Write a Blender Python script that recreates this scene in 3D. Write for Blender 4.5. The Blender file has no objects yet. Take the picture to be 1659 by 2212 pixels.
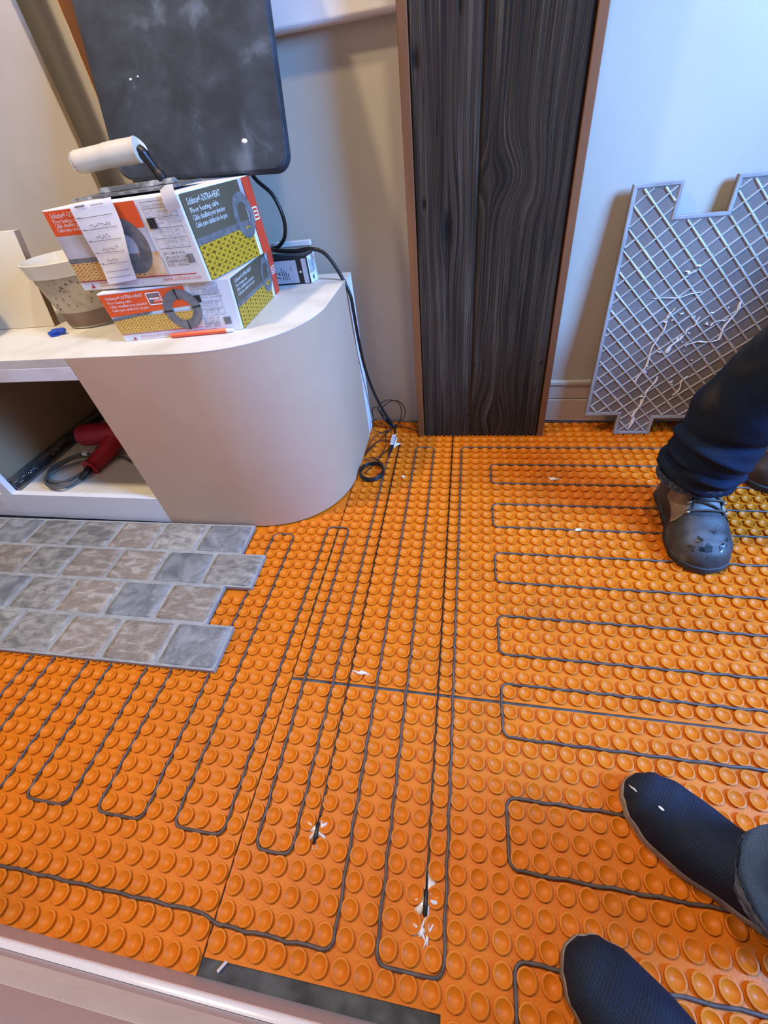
import bpy, math, random
from mathutils import Vector, Matrix, noise
random.seed(7)
S = bpy.context.scene
COL = S.collection
PI = math.pi
P = 0.0305                      # stud pitch of the floor membrane, metres

# ------------------------------------------------------------------ camera
cd = bpy.data.cameras.new('camera'); cam = bpy.data.objects.new('camera', cd); COL.objects.link(cam)
cd.sensor_fit = 'VERTICAL'; cd.sensor_height = 36.0; cd.lens = 883.83 / 2212 * 36.0; cd.clip_start = 0.01
cam.matrix_world = Matrix(((0.9828149, -0.0332018, 0.1815834, 0.0314), (0.1532133, 0.6953860, -0.7021139, -1.0679),
                           (-0.1029591, 0.7178690, 0.6885227, 0.8249), (0, 0, 0, 1)))
S.camera = cam
# ------------------------------------------------------------------ world, lamps, exposure
w = bpy.data.worlds.new('world'); S.world = w; w.use_nodes = True
w.node_tree.nodes['Background'].inputs[0].default_value = (1.0, 0.93, 0.86, 1)
w.node_tree.nodes['Background'].inputs[1].default_value = 0.07
def area(name, loc, target, size, power, col, shape='DISK'):
    l = bpy.data.lights.new(name, 'AREA'); l.shape = shape; l.size = size; l.energy = power; l.color = col
    if shape == 'RECTANGLE': l.size_y = size * 1.3
    o = bpy.data.objects.new(name, l); COL.objects.link(o); o.location = loc
    o.rotation_euler = (Vector(target) - Vector(loc)).to_track_quat('-Z', 'Y').to_euler()
    return o
area('ceiling_downlight_a', (-1.15, -0.62, 2.40), (-1.15, -0.62, 0), 0.14, 29, (1.0, 0.80, 0.56))
area('ceiling_downlight_b', (0.12, -0.42, 2.40), (0.12, -0.42, 0), 0.14, 17, (1.0, 0.80, 0.56))
area('window_daylight', (1.95, -0.95, 1.6), (1.50, 0.05, 1.10), 0.75, 215, (0.17, 0.42, 1.0), 'RECTANGLE')
vs = S.view_settings
S.display_settings.display_device = 'sRGB'
vs.view_transform = 'Standard'; vs.look = 'None'; vs.exposure = 0.0; vs.gamma = 1.0; vs.use_curve_mapping = False

# ------------------------------------------------------------------ material helpers
MATS = {}
def mat(name, c1, c2=None, rough=0.6, scale=8.0, stretch=(1, 1, 1), bump=0.0, bscale=None, metal=0.0, spec=0.5, detail=4.0,
        lo=0.35, hi=0.65, coat=0.0, sub=0.0, trans=0.0, rand=0.0, dist=0.15, third=None):
    m = bpy.data.materials.new(name); m.use_nodes = True; nt = m.node_tree; n = nt.nodes; L = nt.links
    b = n['Principled BSDF']
    b.inputs['Roughness'].default_value = rough; b.inputs['Metallic'].default_value = metal
    b.inputs['Specular IOR Level'].default_value = spec
    if coat: b.inputs['Coat Weight'].default_value = coat; b.inputs['Coat Roughness'].default_value = 0.15
    if trans: b.inputs['Transmission Weight'].default_value = trans
    b.inputs['Base Color'].default_value = (*c1, 1)
    tc = n.new('ShaderNodeTexCoord'); mp = n.new('ShaderNodeMapping'); mp.inputs['Scale'].default_value = stretch
    L.new(tc.outputs['Object'], mp.inputs['Vector'])
    vec = mp.outputs['Vector']
    if rand:
        oi = n.new('ShaderNodeObjectInfo'); vm = n.new('ShaderNodeVectorMath'); vm.operation = 'ADD'
        ml = n.new('ShaderNodeMath'); ml.operation = 'MULTIPLY'; ml.inputs[1].default_value = 37.0
        L.new(oi.outputs['Random'], ml.inputs[0]); L.new(vec, vm.inputs[0]); L.new(ml.outputs[0], vm.inputs[1]); vec = vm.outputs[0]
    if c2 is not None:
        t = n.new('ShaderNodeTexNoise'); t.inputs['Scale'].default_value = scale; t.inputs['Detail'].default_value = detail
        t.inputs['Distortion'].default_value = dist
        L.new(vec, t.inputs['Vector'])
        r = n.new('ShaderNodeValToRGB'); r.color_ramp.elements[0].position = lo; r.color_ramp.elements[1].position = hi
        r.color_ramp.elements[0].color = (*c1, 1); r.color_ramp.elements[1].color = (*c2, 1)
        if third: e = r.color_ramp.elements.new((lo + hi) / 2); e.color = (*third, 1)
        L.new(t.outputs['Fac'], r.inputs['Fac'])
        out = r.outputs['Color']
        if rand:
            hs = n.new('ShaderNodeHueSaturation'); mr = n.new('ShaderNodeMapRange')
            mr.inputs['To Min'].default_value = 1 - rand; mr.inputs['To Max'].default_value = 1 + rand
            L.new(oi.outputs['Random'], mr.inputs['Value']); L.new(mr.outputs[0], hs.inputs['Value']); L.new(out, hs.inputs['Color']); out = hs.outputs[0]
        L.new(out, b.inputs['Base Color'])
    if bump:
        t2 = n.new('ShaderNodeTexNoise'); t2.inputs['Scale'].default_value = bscale or scale * 4; t2.inputs['Detail'].default_value = 5
        L.new(vec, t2.inputs['Vector'])
        bp = n.new('ShaderNodeBump'); bp.inputs['Strength'].default_value = bump; bp.inputs['Distance'].default_value = 0.004
        L.new(t2.outputs['Fac'], bp.inputs['Height']); L.new(bp.outputs['Normal'], b.inputs['Normal'])
    MATS[name] = m; return m

M_orange = mat('membrane_orange', (0.75, 0.202, 0.005), (0.67, 0.162, 0.006), rough=0.42, scale=9, bump=0.12, bscale=260, spec=0.32, lo=.3, hi=.75)
def grime(m, dark, scale, lo, hi, amt):
    nt = m.node_tree; n = nt.nodes; L = nt.links; b = n['Principled BSDF']; src = b.inputs['Base Color'].links[0].from_socket
    tc = n.new('ShaderNodeTexCoord'); geo = n.new('ShaderNodeNewGeometry')
    t = n.new('ShaderNodeTexNoise'); t.inputs['Scale'].default_value = scale; t.inputs['Detail'].default_value = 12; t.inputs['Roughness'].default_value = .65
    L.new(geo.outputs['Position'], t.inputs['Vector'])
    mr = n.new('ShaderNodeMapRange'); mr.inputs['From Min'].default_value = lo; mr.inputs['From Max'].default_value = hi; mr.inputs['To Max'].default_value = amt
    L.new(t.outputs['Fac'], mr.inputs['Value'])
    mx = n.new('ShaderNodeMix'); mx.data_type = 'RGBA'; L.new(mr.outputs[0], mx.inputs[0]); L.new(src, mx.inputs[6]); mx.inputs[7].default_value = (*dark, 1)
    L.new(mx.outputs[2], b.inputs['Base Color'])
grime(M_orange, (0.34, 0.10, 0.012), 5.0, .50, .80, .5)
M_concrete = mat('subfloor_grey', (0.045, 0.046, 0.047), (0.11, 0.11, 0.11), rough=0.9, scale=30, bump=0.6, bscale=120)
M_cable = mat('heating_cable_grey', (0.075, 0.055, 0.05), (0.12, 0.09, 0.08), rough=0.5, scale=60)
M_black = mat('black_rubber', (0.006, 0.006, 0.007), (0.012, 0.011, 0.011), rough=0.38, scale=80)
M_glue = mat('hot_glue', (0.72, 0.66, 0.66), (0.85, 0.82, 0.82), rough=0.25, scale=80, coat=0.4)
M_wall = mat('wall_paint', (0.53, 0.485, 0.40), (0.49, 0.445, 0.365), rough=0.7, scale=3, bump=0.06, bscale=240)
M_trim = mat('trim_paint', (0.78, 0.77, 0.76), (0.70, 0.68, 0.66), rough=0.4, scale=12)
M_fwall = mat('near_wall_paint', (0.56, 0.51, 0.53), (0.52, 0.47, 0.48), rough=0.5, scale=4)
M_primer = mat('bare_drywall', (0.86, 0.84, 0.79), (0.76, 0.73, 0.68), rough=0.8, scale=14)
M_cab = mat('cabinet_mdf_primed', (0.63, 0.43, 0.285), (0.58, 0.385, 0.245), rough=0.62, scale=3.5, bump=0.03, bscale=300)
M_cabface = mat('cabinet_rail_white', (0.80, 0.80, 0.82), (0.66, 0.56, 0.46), rough=0.6, scale=7, lo=.52, hi=.75)
M_cabtop = mat('cabinet_top_plywood', (0.70, 0.67, 0.60), (0.50, 0.45, 0.37), rough=0.6, scale=9, lo=.42, hi=.85, bump=.1, bscale=60)
M_ply = mat('pale_plywood', (0.78, 0.72, 0.60), (0.70, 0.63, 0.50), rough=0.6, scale=6, stretch=(1, 1, .25))
M_plyedge = mat('plywood_edge', (0.22, 0.13, 0.08), (0.32, 0.21, 0.13), rough=0.8, scale=60, stretch=(1, 1, .05))
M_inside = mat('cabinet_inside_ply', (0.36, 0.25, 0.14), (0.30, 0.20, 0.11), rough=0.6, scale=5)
M_panel = mat('pale_panel', (0.56, 0.50, 0.44), (0.47, 0.41, 0.35), rough=0.6, scale=2.6)
M_brown = mat('brown_edge_band', (0.22, 0.080, 0.022), (0.15, 0.052, 0.015), rough=0.6, scale=16, stretch=(1, 1, .12))
M_card = mat('white_card', (0.82, 0.80, 0.78), (0.74, 0.71, 0.68), rough=0.55, scale=6)
M_cardin = mat('card_inside', (0.45, 0.34, 0.24), (0.38, 0.29, 0.2), rough=0.8, scale=30)
M_pad = mat('dusty_black_pad', (0.012, 0.016, 0.023), (0.11, 0.13, 0.155), rough=0.75, scale=13, detail=14, lo=.38, hi=.72, bump=.2, bscale=70, third=(0.028, 0.036, 0.047), dist=.4)
M_slate = mat('slate_grey', (0.17, 0.165, 0.15), (0.37, 0.355, 0.325), rough=0.42, scale=26, bump=0.8, bscale=75, rand=0.2, detail=12, dist=.6, lo=.36, hi=.64, stretch=(1, 1.8, 1))
M_slateb = mat('slate_brown', (0.22, 0.185, 0.15), (0.37, 0.34, 0.30), rough=0.45, scale=24, bump=0.8, bscale=75, rand=0.18, detail=12, dist=.7, lo=.36, hi=.64, stretch=(1, 2.2, 1), third=(0.26, 0.215, 0.18))
M_slatec = mat('slate_blue', (0.15, 0.16, 0.17), (0.29, 0.30, 0.31), rough=0.4, scale=22, bump=0.8, bscale=60, rand=0.12, detail=12, dist=.8, lo=.36, hi=.64)
M_grout = mat('grout_grey', (0.36, 0.365, 0.36), (0.28, 0.285, 0.28), rough=0.7, scale=40)
M_tback = mat('tile_back_taupe', (0.17, 0.145, 0.13), (0.21, 0.18, 0.165), rough=0.35, scale=10, bump=.2, bscale=25)
M_tribs = mat('tile_back_rib', (0.42, 0.43, 0.43), (0.55, 0.57, 0.58), rough=0.28, scale=30)
M_tub = mat('tub_plastic', (0.62, 0.60, 0.54), (0.56, 0.53, 0.46), rough=0.35, scale=20, spec=.5)
M_tubdirt = mat('tub_residue', (0.54, 0.48, 0.38), (0.38, 0.32, 0.23), rough=0.5, scale=60, lo=.5, hi=.75)
M_tubfill = mat('tub_thinset', (0.20, 0.13, 0.10), (0.25, 0.17, 0.13), rough=0.6, scale=20)
M_red = mat('red_tool_plastic', (0.42, 0.015, 0.03), (0.34, 0.012, 0.025), rough=0.35, scale=20)
M_greyrub = mat('grey_cord', (0.10, 0.095, 0.085), (0.13, 0.12, 0.11), rough=0.5, scale=50)
M_steel = mat('slide_steel', (0.25, 0.25, 0.24), (0.18, 0.17, 0.16), rough=0.35, metal=.8, scale=30)
M_ball = mat('slide_bearing', (0.85, 0.84, 0.8), rough=0.15, metal=1.0)
M_blade = mat('trowel_steel', (0.10, 0.105, 0.11), (0.45, 0.46, 0.47), rough=0.5, metal=.2, scale=40, lo=.5, hi=.72)
M_handle = mat('trowel_handle', (0.66, 0.59, 0.47), (0.58, 0.50, 0.38), rough=0.5, scale=12)
M_white = mat('print_white', (0.86, 0.86, 0.86), rough=0.5)
M_porange = mat('print_orange', (0.80, 0.105, 0.02), (0.74, 0.09, 0.018), rough=0.45, scale=8)
M_pred = mat('print_red', (0.45, 0.03, 0.04), rough=0.45)
M_pred2 = mat('print_red_band', (0.66, 0.06, 0.025), rough=0.45)
M_polive = mat('print_olive', (0.10, 0.08, 0.045), (0.13, 0.105, 0.065), rough=0.45, scale=5)
M_pgrey = mat('print_grey', (0.20, 0.19, 0.18), (0.12, 0.115, 0.11), rough=0.5, scale=60)
M_pmauve = mat('print_grey_mauve', (0.30, 0.25, 0.26), (0.62, 0.60, 0.62), rough=0.5, scale=9)
M_pink = mat('print_black', (0.02, 0.02, 0.022), rough=0.5)
M_pencil = mat('note_ink', (0.16, 0.16, 0.20), rough=0.6)
M_rtext = mat('print_red_text', (0.55, 0.09, 0.08), rough=0.5)
M_ptan = mat('print_tan', (0.60, 0.33, 0.12), (0.75, 0.58, 0.40), rough=0.5, scale=30)
M_paper = mat('note_paper', (0.84, 0.84, 0.87), (0.78, 0.78, 0.82), rough=0.6, scale=10)
M_pen = mat('orange_crayon', (0.85, 0.09, 0.03), rough=0.35)
M_blue = mat('blue_plastic', (0.02, 0.08, 0.42), (0.015, 0.05, 0.30), rough=0.35, scale=80)
M_tgrey = mat('thermostat_grey_print', (0.45, 0.43, 0.46), (0.40, 0.38, 0.41), rough=.4, scale=10)
M_tblack = mat('thermostat_black_print', (0.012, 0.012, 0.014), rough=.35)
M_jean = mat('work_jeans', (0.009, 0.020, 0.052), (0.060, 0.054, 0.046), rough=0.88, scale=6, bump=.5, bscale=420, lo=.40, hi=.74, spec=.15, third=(0.012, 0.016, 0.026), detail=5)
M_jeand = mat('work_jeans_stain', (0.012, 0.016, 0.026), (0.075, 0.066, 0.055), rough=0.85, scale=7, bump=.5, bscale=420, lo=.45, hi=.8, spec=.2)
M_jean2 = mat('faded_jeans', (0.04, 0.095, 0.22), (0.10, 0.185, 0.35), rough=0.85, scale=14, bump=.5, bscale=420, spec=.2)
M_stitch = mat('jean_hem', (0.015, 0.03, 0.06), (0.07, 0.10, 0.15), rough=0.85, scale=120, lo=.45, hi=.6)
M_boot = mat('worn_black_leather', (0.020, 0.020, 0.023), (0.16, 0.165, 0.18), rough=0.58, scale=13, detail=10, lo=.34, hi=.78, bump=.3, bscale=70, third=(0.06, 0.062, 0.068))
M_boottan = mat('tan_suede', (0.38, 0.28, 0.17), (0.24, 0.18, 0.12), rough=0.8, scale=24, bump=.2)
M_bootbr = mat('brown_leather', (0.045, 0.022, 0.013), (0.07, 0.035, 0.02), rough=0.5, scale=14)
M_lace = mat('boot_lace', (0.05, 0.042, 0.035), (0.12, 0.10, 0.085), rough=0.8, scale=150)
M_eye = mat('lace_ring', (0.55, 0.52, 0.48), rough=0.3, metal=1.0)
M_sole = mat('boot_sole', (0.015, 0.015, 0.016), (0.05, 0.048, 0.046), rough=0.7, scale=30)
M_solec = mat('shoe_sole_cream', (0.40, 0.36, 0.31), (0.25, 0.225, 0.20), rough=0.6, scale=30)

def knit():
    m = mat('navy_knit', (0.0075, 0.011, 0.026), (0.018, 0.026, 0.05), rough=0.8, scale=12, spec=.25)
    nt = m.node_tree; n = nt.nodes; L = nt.links; b = n['Principled BSDF']
    uv = n.new('ShaderNodeUVMap'); mp = n.new('ShaderNodeMapping'); mp.inputs['Scale'].default_value = (46, 80, 1)
    L.new(uv.outputs[0], mp.inputs[0])
    vo = n.new('ShaderNodeTexVoronoi'); vo.inputs['Scale'].default_value = 1.0; vo.inputs['Randomness'].default_value = 0.25
    L.new(mp.outputs[0], vo.inputs['Vector'])
    bp = n.new('ShaderNodeBump'); bp.inputs['Strength'].default_value = 0.9; bp.inputs['Distance'].default_value = 0.0016; bp.invert = True
    L.new(vo.outputs['Distance'], bp.inputs['Height']); L.new(bp.outputs[0], b.inputs['Normal'])
    return m
M_knit = knit()

def stud_print(name, ca, cb, dark, nx, ny):
    m = bpy.data.materials.new(name); m.use_nodes = True; nt = m.node_tree; n = nt.nodes; L = nt.links
    b = n['Principled BSDF']; b.inputs['Roughness'].default_value = 0.45
    uv = n.new('ShaderNodeUVMap'); mp = n.new('ShaderNodeMapping'); mp.inputs['Scale'].default_value = (nx, ny, 1)
    L.new(uv.outputs[0], mp.inputs[0])
    vo = n.new('ShaderNodeTexVoronoi'); vo.inputs['Randomness'].default_value = 0.12; vo.inputs['Scale'].default_value = 1.0
    vo.voronoi_dimensions = '2D'
    L.new(mp.outputs[0], vo.inputs['Vector'])
    r = n.new('ShaderNodeValToRGB'); e = r.color_ramp.elements
    e[0].position = 0.0; e[0].color = (*[c * .62 for c in ca], 1); e[1].position = 0.62; e[1].color = (*dark, 1)
    for p, c in ((.22, [c * .8 for c in ca]), (.30, cb), (.42, cb), (.48, ca)):
        x = e.new(p); x.color = (*c, 1)
    L.new(vo.outputs['Distance'], r.inputs[0]); L.new(r.outputs[0], b.inputs['Base Color'])
    return m
M_studs_tan = stud_print('print_studs_tan', (0.62, 0.30, 0.05), (0.80, 0.52, 0.22), (0.20, 0.09, 0.05), 15, 6)
M_studs_low = stud_print('print_studs_low', (0.60, 0.31, 0.04), (0.76, 0.48, 0.12), (0.20, 0.09, 0.03), 22, 6)
M_studs_yel = stud_print('print_studs_yellow', (0.50, 0.27, 0.008), (0.62, 0.38, 0.03), (0.12, 0.06, 0.01), 8, 5)

def barnwood(name, c_dark, c_mid, c_light):
    m = bpy.data.materials.new(name); m.use_nodes = True; nt = m.node_tree; n = nt.nodes; L = nt.links
    b = n['Principled BSDF']; b.inputs['Roughness'].default_value = 0.8; b.inputs['Specular IOR Level'].default_value = 0.15
    at = n.new('ShaderNodeAttribute'); at.attribute_name = 'grain'
    kn = n.new('ShaderNodeAttribute'); kn.attribute_name = 'knot'
    def nz(sc, d):
        mp = n.new('ShaderNodeMapping'); mp.inputs['Scale'].default_value = sc; L.new(at.outputs['Vector'], mp.inputs[0])
        t = n.new('ShaderNodeTexNoise'); t.inputs['Scale'].default_value = 1.0; t.inputs['Detail'].default_value = d; L.new(mp.outputs[0], t.inputs['Vector']); return t
    fine = nz((520, 3.5, 1), 5); broad = nz((60, 1.8, 1), 4); blotch = nz((9, 5, 1), 3)
    mx = n.new('ShaderNodeMath'); mx.operation = 'MULTIPLY_ADD'; mx.inputs[1].default_value = 0.55
    L.new(fine.outputs['Fac'], mx.inputs[0])
    m2 = n.new('ShaderNodeMath'); m2.operation = 'MULTIPLY'; m2.inputs[1].default_value = 0.45; L.new(broad.outputs['Fac'], m2.inputs[0]); L.new(m2.outputs[0], mx.inputs[2])
    r = n.new('ShaderNodeValToRGB'); e = r.color_ramp.elements
    e[0].position = .36; e[0].color = (*c_dark, 1); e[1].position = .66; e[1].color = (*c_light, 1); x = e.new(.5); x.color = (*c_mid, 1)
    L.new(mx.outputs[0], r.inputs[0])
    br = n.new('ShaderNodeMix'); br.data_type = 'RGBA'; br.blend_type = 'MIX'
    r2 = n.new('ShaderNodeValToRGB'); r2.color_ramp.elements[0].position = .45; r2.color_ramp.elements[1].position = .7
    L.new(blotch.outputs['Fac'], r2.inputs[0])
    hs = n.new('ShaderNodeMath'); hs.operation = 'MULTIPLY'; hs.inputs[1].default_value = .45; L.new(r2.outputs[0], hs.inputs[0])
    L.new(hs.outputs[0], br.inputs[0]); L.new(r.outputs[0], br.inputs[6]); br.inputs[7].default_value = (0.040, 0.022, 0.012, 1)
    k = n.new('ShaderNodeMix'); k.data_type = 'RGBA'; L.new(kn.outputs['Fac'], k.inputs[0]); L.new(br.outputs[2], k.inputs[6]); k.inputs[7].default_value = (0.012, 0.008, 0.006, 1)
    cr = nz((75, .9, 1), 2); rc = n.new('ShaderNodeValToRGB'); q = rc.color_ramp.elements
    q[0].position = .475; q[0].color = (0, 0, 0, 1); q[1].position = .525; q[1].color = (0, 0, 0, 1); x = q.new(.5); x.color = (1, 1, 1, 1)
    L.new(cr.outputs['Fac'], rc.inputs[0])
    cf = n.new('ShaderNodeMath'); cf.operation = 'MULTIPLY'; cf.inputs[1].default_value = .8; L.new(rc.outputs[0], cf.inputs[0])
    kc = n.new('ShaderNodeMix'); kc.data_type = 'RGBA'; L.new(cf.outputs[0], kc.inputs[0]); L.new(k.outputs[2], kc.inputs[6]); kc.inputs[7].default_value = (0.007, 0.005, 0.004, 1)
    L.new(kc.outputs[2], b.inputs['Base Color'])
    bp = n.new('ShaderNodeBump'); bp.inputs['Strength'].default_value = .7; bp.inputs['Distance'].default_value = .004
    L.new(mx.outputs[0], bp.inputs['Height']); L.new(bp.outputs[0], b.inputs['Normal'])
    return m
M_barn = barnwood('barnwood_grey', (0.012, 0.0082, 0.0052), (0.046, 0.032, 0.021), (0.125, 0.093, 0.064))
M_barn2 = barnwood('barnwood_brown', (0.010, 0.0058, 0.003), (0.037, 0.023, 0.0125), (0.105, 0.070, 0.040))

# ------------------------------------------------------------------ mesh helpers
class MB:
    def __init__(s): s.v = []; s.f = []; s.uv = None
    def quad(s, a, b, c, d):
        i = len(s.v); s.v += [tuple(a), tuple(b), tuple(c), tuple(d)]; s.f.append((i, i+1, i+2, i+3))
    def box(s, x0, x1, y0, y1, z0, z1):
        i = len(s.v)
        s.v += [(x0,y0,z0),(x1,y0,z0),(x1,y1,z0),(x0,y1,z0),(x0,y0,z1),(x1,y0,z1),(x1,y1,z1),(x0,y1,z1)]
        s.f += [tuple(i+k for k in q) for q in ((3,2,1,0),(4,5,6,7),(0,1,5,4),(1,2,6,5),(2,3,7,6),(3,0,4,7))]; return s
    def hexa(s, c):     # 8 corners: bottom 4, top 4
        i = len(s.v); s.v += [tuple(p) for p in c]
        s.f += [tuple(i+k for k in q) for q in ((3,2,1,0),(4,5,6,7),(0,1,5,4),(1,2,6,5),(2,3,7,6),(3,0,4,7))]; return s
    def prism(s, pts, z0, z1):      # pts counter-clockwise in xy
        i = len(s.v); n = len(pts)
        s.v += [(x, y, z0) for x, y in pts] + [(x, y, z1) for x, y in pts]
        s.f.append(tuple(i+k for k in range(n-1, -1, -1))); s.f.append(tuple(i+n+k for k in range(n)))
        s.f += [(i+k, i+(k+1) % n, i+n+(k+1) % n, i+n+k) for k in range(n)]; return s
    def tube(s, pts, r, seg=8, cap=True, closed=False):
        pts = [Vector(p) for p in pts]; n = len(pts); i0 = len(s.v); up = None
        for k, p in enumerate(pts):
            a = pts[(k-1) % n] if (k or closed) else pts[0]; b = pts[(k+1) % n] if (k < n-1 or closed) else pts[-1]
            t = (b - a).normalized()
            if up is None: up = t.orthogonal().normalized()
            up = (up - t * up.dot(t)).normalized(); sd = t.cross(up)
            if isinstance(r, (list, tuple)):
                x = k/(n-1)*(len(r)-1); i = min(int(x), len(r)-2); rr = r[i]+(r[i+1]-r[i])*(x-i)
            else: rr = r
            for j in range(seg):
                an = 2*PI*j/seg; s.v.append(tuple(p + (up*math.cos(an) + sd*math.sin(an))*rr))
        for k in range(n if closed else n-1):
            k2 = (k+1) % n
            for j in range(seg):
                j2 = (j+1) % seg; s.f.append((i0+k*seg+j, i0+k*seg+j2, i0+k2*seg+j2, i0+k2*seg+j))
        if cap and not closed:
            s.f.append(tuple(i0+j for j in range(seg-1, -1, -1))); s.f.append(tuple(i0+(n-1)*seg+j for j in range(seg)))
        return s
    def lathe(s, prof, c=(0, 0, 0), seg=16, cap0=False):
        i0 = len(s.v); m = len(prof)
        for r, z in prof:
            for j in range(seg):
                a = 2*PI*j/seg; s.v.append((c[0]+r*math.cos(a), c[1]+r*math.sin(a), c[2]+z))
        for k in range(m-1):
            for j in range(seg):
                j2 = (j+1) % seg; s.f.append((i0+k*seg+j, i0+k*seg+j2, i0+(k+1)*seg+j2, i0+(k+1)*seg+j))
        if cap0: s.f.append(tuple(i0+j for j in range(seg-1, -1, -1)))
        s.f.append(tuple(i0+(m-1)*seg+j for j in range(seg))); return s
    def grid(s, fn, nu, nv, closed_u=False, uvs=False):
        i0 = len(s.v); cu = nu if closed_u else nu+1
        if uvs and s.uv is None: s.uv = []
        for b in range(nv+1):
            for a in range(cu):
                s.v.append(tuple(fn(a/nu, b/nv)))
                if uvs: s.uv.append((a/nu, b/nv))
        for b in range(nv):
            for a in range(nu):
                a2 = (a+1) % cu; s.f.append((i0+b*cu+a, i0+b*cu+a2, i0+(b+1)*cu+a2, i0+(b+1)*cu+a))
        return s
BASE = {}
def put(name, mb, m, parent=None, smooth=False, local=False, angle=None, bevel=0.0):
    me = bpy.data.meshes.new(name)
    base = Vector((0, 0, 0)) if (parent is None or local) else BASE[parent]
    me.from_pydata([tuple(Vector(v) - base) for v in mb.v], [], mb.f); me.materials.append(m)
    if mb.uv:
        ul = me.uv_layers.new(name='UVMap')
        nuv = len(mb.uv)
        for lp in me.loops: ul.data[lp.index].uv = mb.uv[lp.vertex_index] if lp.vertex_index < nuv else (0, 0)
    me.update()
    o = bpy.data.objects.new(name, me); COL.objects.link(o)
    if parent is not None: o.parent = parent; BASE[o] = BASE[parent]
    else: BASE[o] = Vector((0, 0, 0))
    if smooth:
        me.shade_smooth()
        if angle: me.set_sharp_from_angle(angle=math.radians(angle))
    if bevel:
        bv = o.modifiers.new('bevel', 'BEVEL'); bv.width = bevel; bv.segments = 2; bv.limit_method = 'ANGLE'
    return o
def tag(o, label, cat, group=None, kind=None):
    o['label'] = label; o['category'] = cat
    if group: o['group'] = group
    if kind: o['kind'] = kind
    return o
def thing(name, label, cat, loc=(0, 0, 0), rz=0.0, group=None, kind=None):
    o = bpy.data.objects.new(name, None); COL.objects.link(o); o.empty_display_size = .05
    o.location = loc; o.rotation_euler = (0, 0, rz); BASE[o] = Vector(loc); return tag(o, label, cat, group, kind)
def struct(name, mb, m, label, cat, parent=None, **k):
    o = put(name, mb, m, parent, **k)
    if parent is None: tag(o, label, cat, kind='structure')
    return o
def spline(pts, n=8, closed=False):
    pts = [Vector(p) for p in pts]; out = []; N = len(pts)
    for i in range(N if closed else N-1):
        p0 = pts[(i-1) % N] if (i or closed) else pts[0]; p1 = pts[i]; p2 = pts[(i+1) % N]
        p3 = pts[(i+2) % N] if (i+2 < N or closed) else pts[-1]
        for k in range(n):
            t = k/n; out.append(.5*((2*p1)+(p2-p0)*t+(2*p0-5*p1+4*p2-p3)*t*t+(3*p1-p0-3*p2+p3)*t**3))
    if not closed: out.append(pts[-1])
    return out
def lerp(tab, t):
    for (a, va), (b, vb) in zip(tab, tab[1:]):
        if t <= b:
            f = (t-a)/(b-a); f = f*f*(3-2*f); return va+(vb-va)*f
    return tab[-1][1]
def copy_obj(o, parent, loc=None):
    c = o.copy(); COL.objects.link(c); c.parent = parent; BASE[c] = BASE[parent]
    if loc is not None: c.location = loc
    return c

# ------------------------------------------------------------------ the setting
def wall_y(x): return 0.267 - 0.027*x
struct('floor', MB().box(-2.4, 2.4, -2.2, 0.40, -0.05, -0.003), M_concrete, 'dark grey subfloor showing in the gaps of the orange membrane', 'floor')
b = MB(); b.hexa([(-2.4, wall_y(-2.4), -.003), (2.4, wall_y(2.4), -.003), (2.4, .40, -.003), (-2.4, .45, -.003), (-2.4, wall_y(-2.4), 2.5), (2.4, wall_y(2.4), 2.5), (2.4, .40, 2.5), (-2.4, .45, 2.5)])
struct('wall_back', b, M_wall, 'off-white painted wall behind the dark wooden column', 'wall')
bb = thing('baseboard_back', 'off-white two-step baseboard between column and leaning tile', 'baseboard', (0.9, .24, 0), kind='structure')
def slab_on_wall(x0, x1, d0, d1, z0, z1):
    m = MB(); m.hexa([(x0, wall_y(x0)-d1, z0), (x1, wall_y(x1)-d1, z0), (x1, wall_y(x1)-d0, z0), (x0, wall_y(x0)-d0, z0),
                      (x0, wall_y(x0)-d1, z1), (x1, wall_y(x1)-d1, z1), (x1, wall_y(x1)-d0, z1), (x0, wall_y(x0)-d0, z1)]); return m
put('lower_board', slab_on_wall(.302, 2.2, 0, .016, .014, .093), M_wall, bb, bevel=.002)
put('upper_board', slab_on_wall(.302, 2.2, 0, .013, .095, .142), M_wall, bb, bevel=.002)
put('top_bead', slab_on_wall(.302, 2.2, 0, .017, .1425, .158), M_wall, bb, bevel=.004)
# near wall under the camera, with its baseboard
struct('wall_front', MB().box(-2.4, 0.05, -1.30, -1.164, -.003, 2.3), M_fwall, 'dusty pink wall edge at the bottom left of the photo', 'wall')
fb = thing('baseboard_front', 'glossy pinkish baseboard with a bright rounded edge below the near wall', 'baseboard', (-.8, -1.16, 0), kind='structure')
put('face_board', MB().box(-2.4, .05, -1.1639, -1.1565, .0, .098), M_fwall, fb)
pts = [(-1.1635, .098), (-1.1565, .098)] + [(-1.1592 + .0042*math.cos(a), .1055 + .0065*math.sin(a)) for a in [(-PI/2+.1) + k*PI/10 for k in range(10)]] + [(-1.1635, .112)]
m = MB(); n = len(pts)
m.v = [(-2.4, y, z) for y, z in pts] + [(.05, y, z) for y, z in pts]; m.f = [(k, (k+1) % n, n+(k+1) % n, n+k) for k in range(n)] + [tuple(range(n-1, -1, -1)), tuple(range(n, 2*n))]
M_bead = mat('bead_gloss', (0.80, 0.74, 0.74), rough=0.18, coat=.5)
put('bead', m, M_bead, fb, smooth=True, angle=50)
struct('trim_1', MB().box(-2.4, .05, -1.1645, -1.16388, .150, .262), M_primer, 'cream strip of bare plaster above the pinkish baseboard', 'plaster strip')
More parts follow.
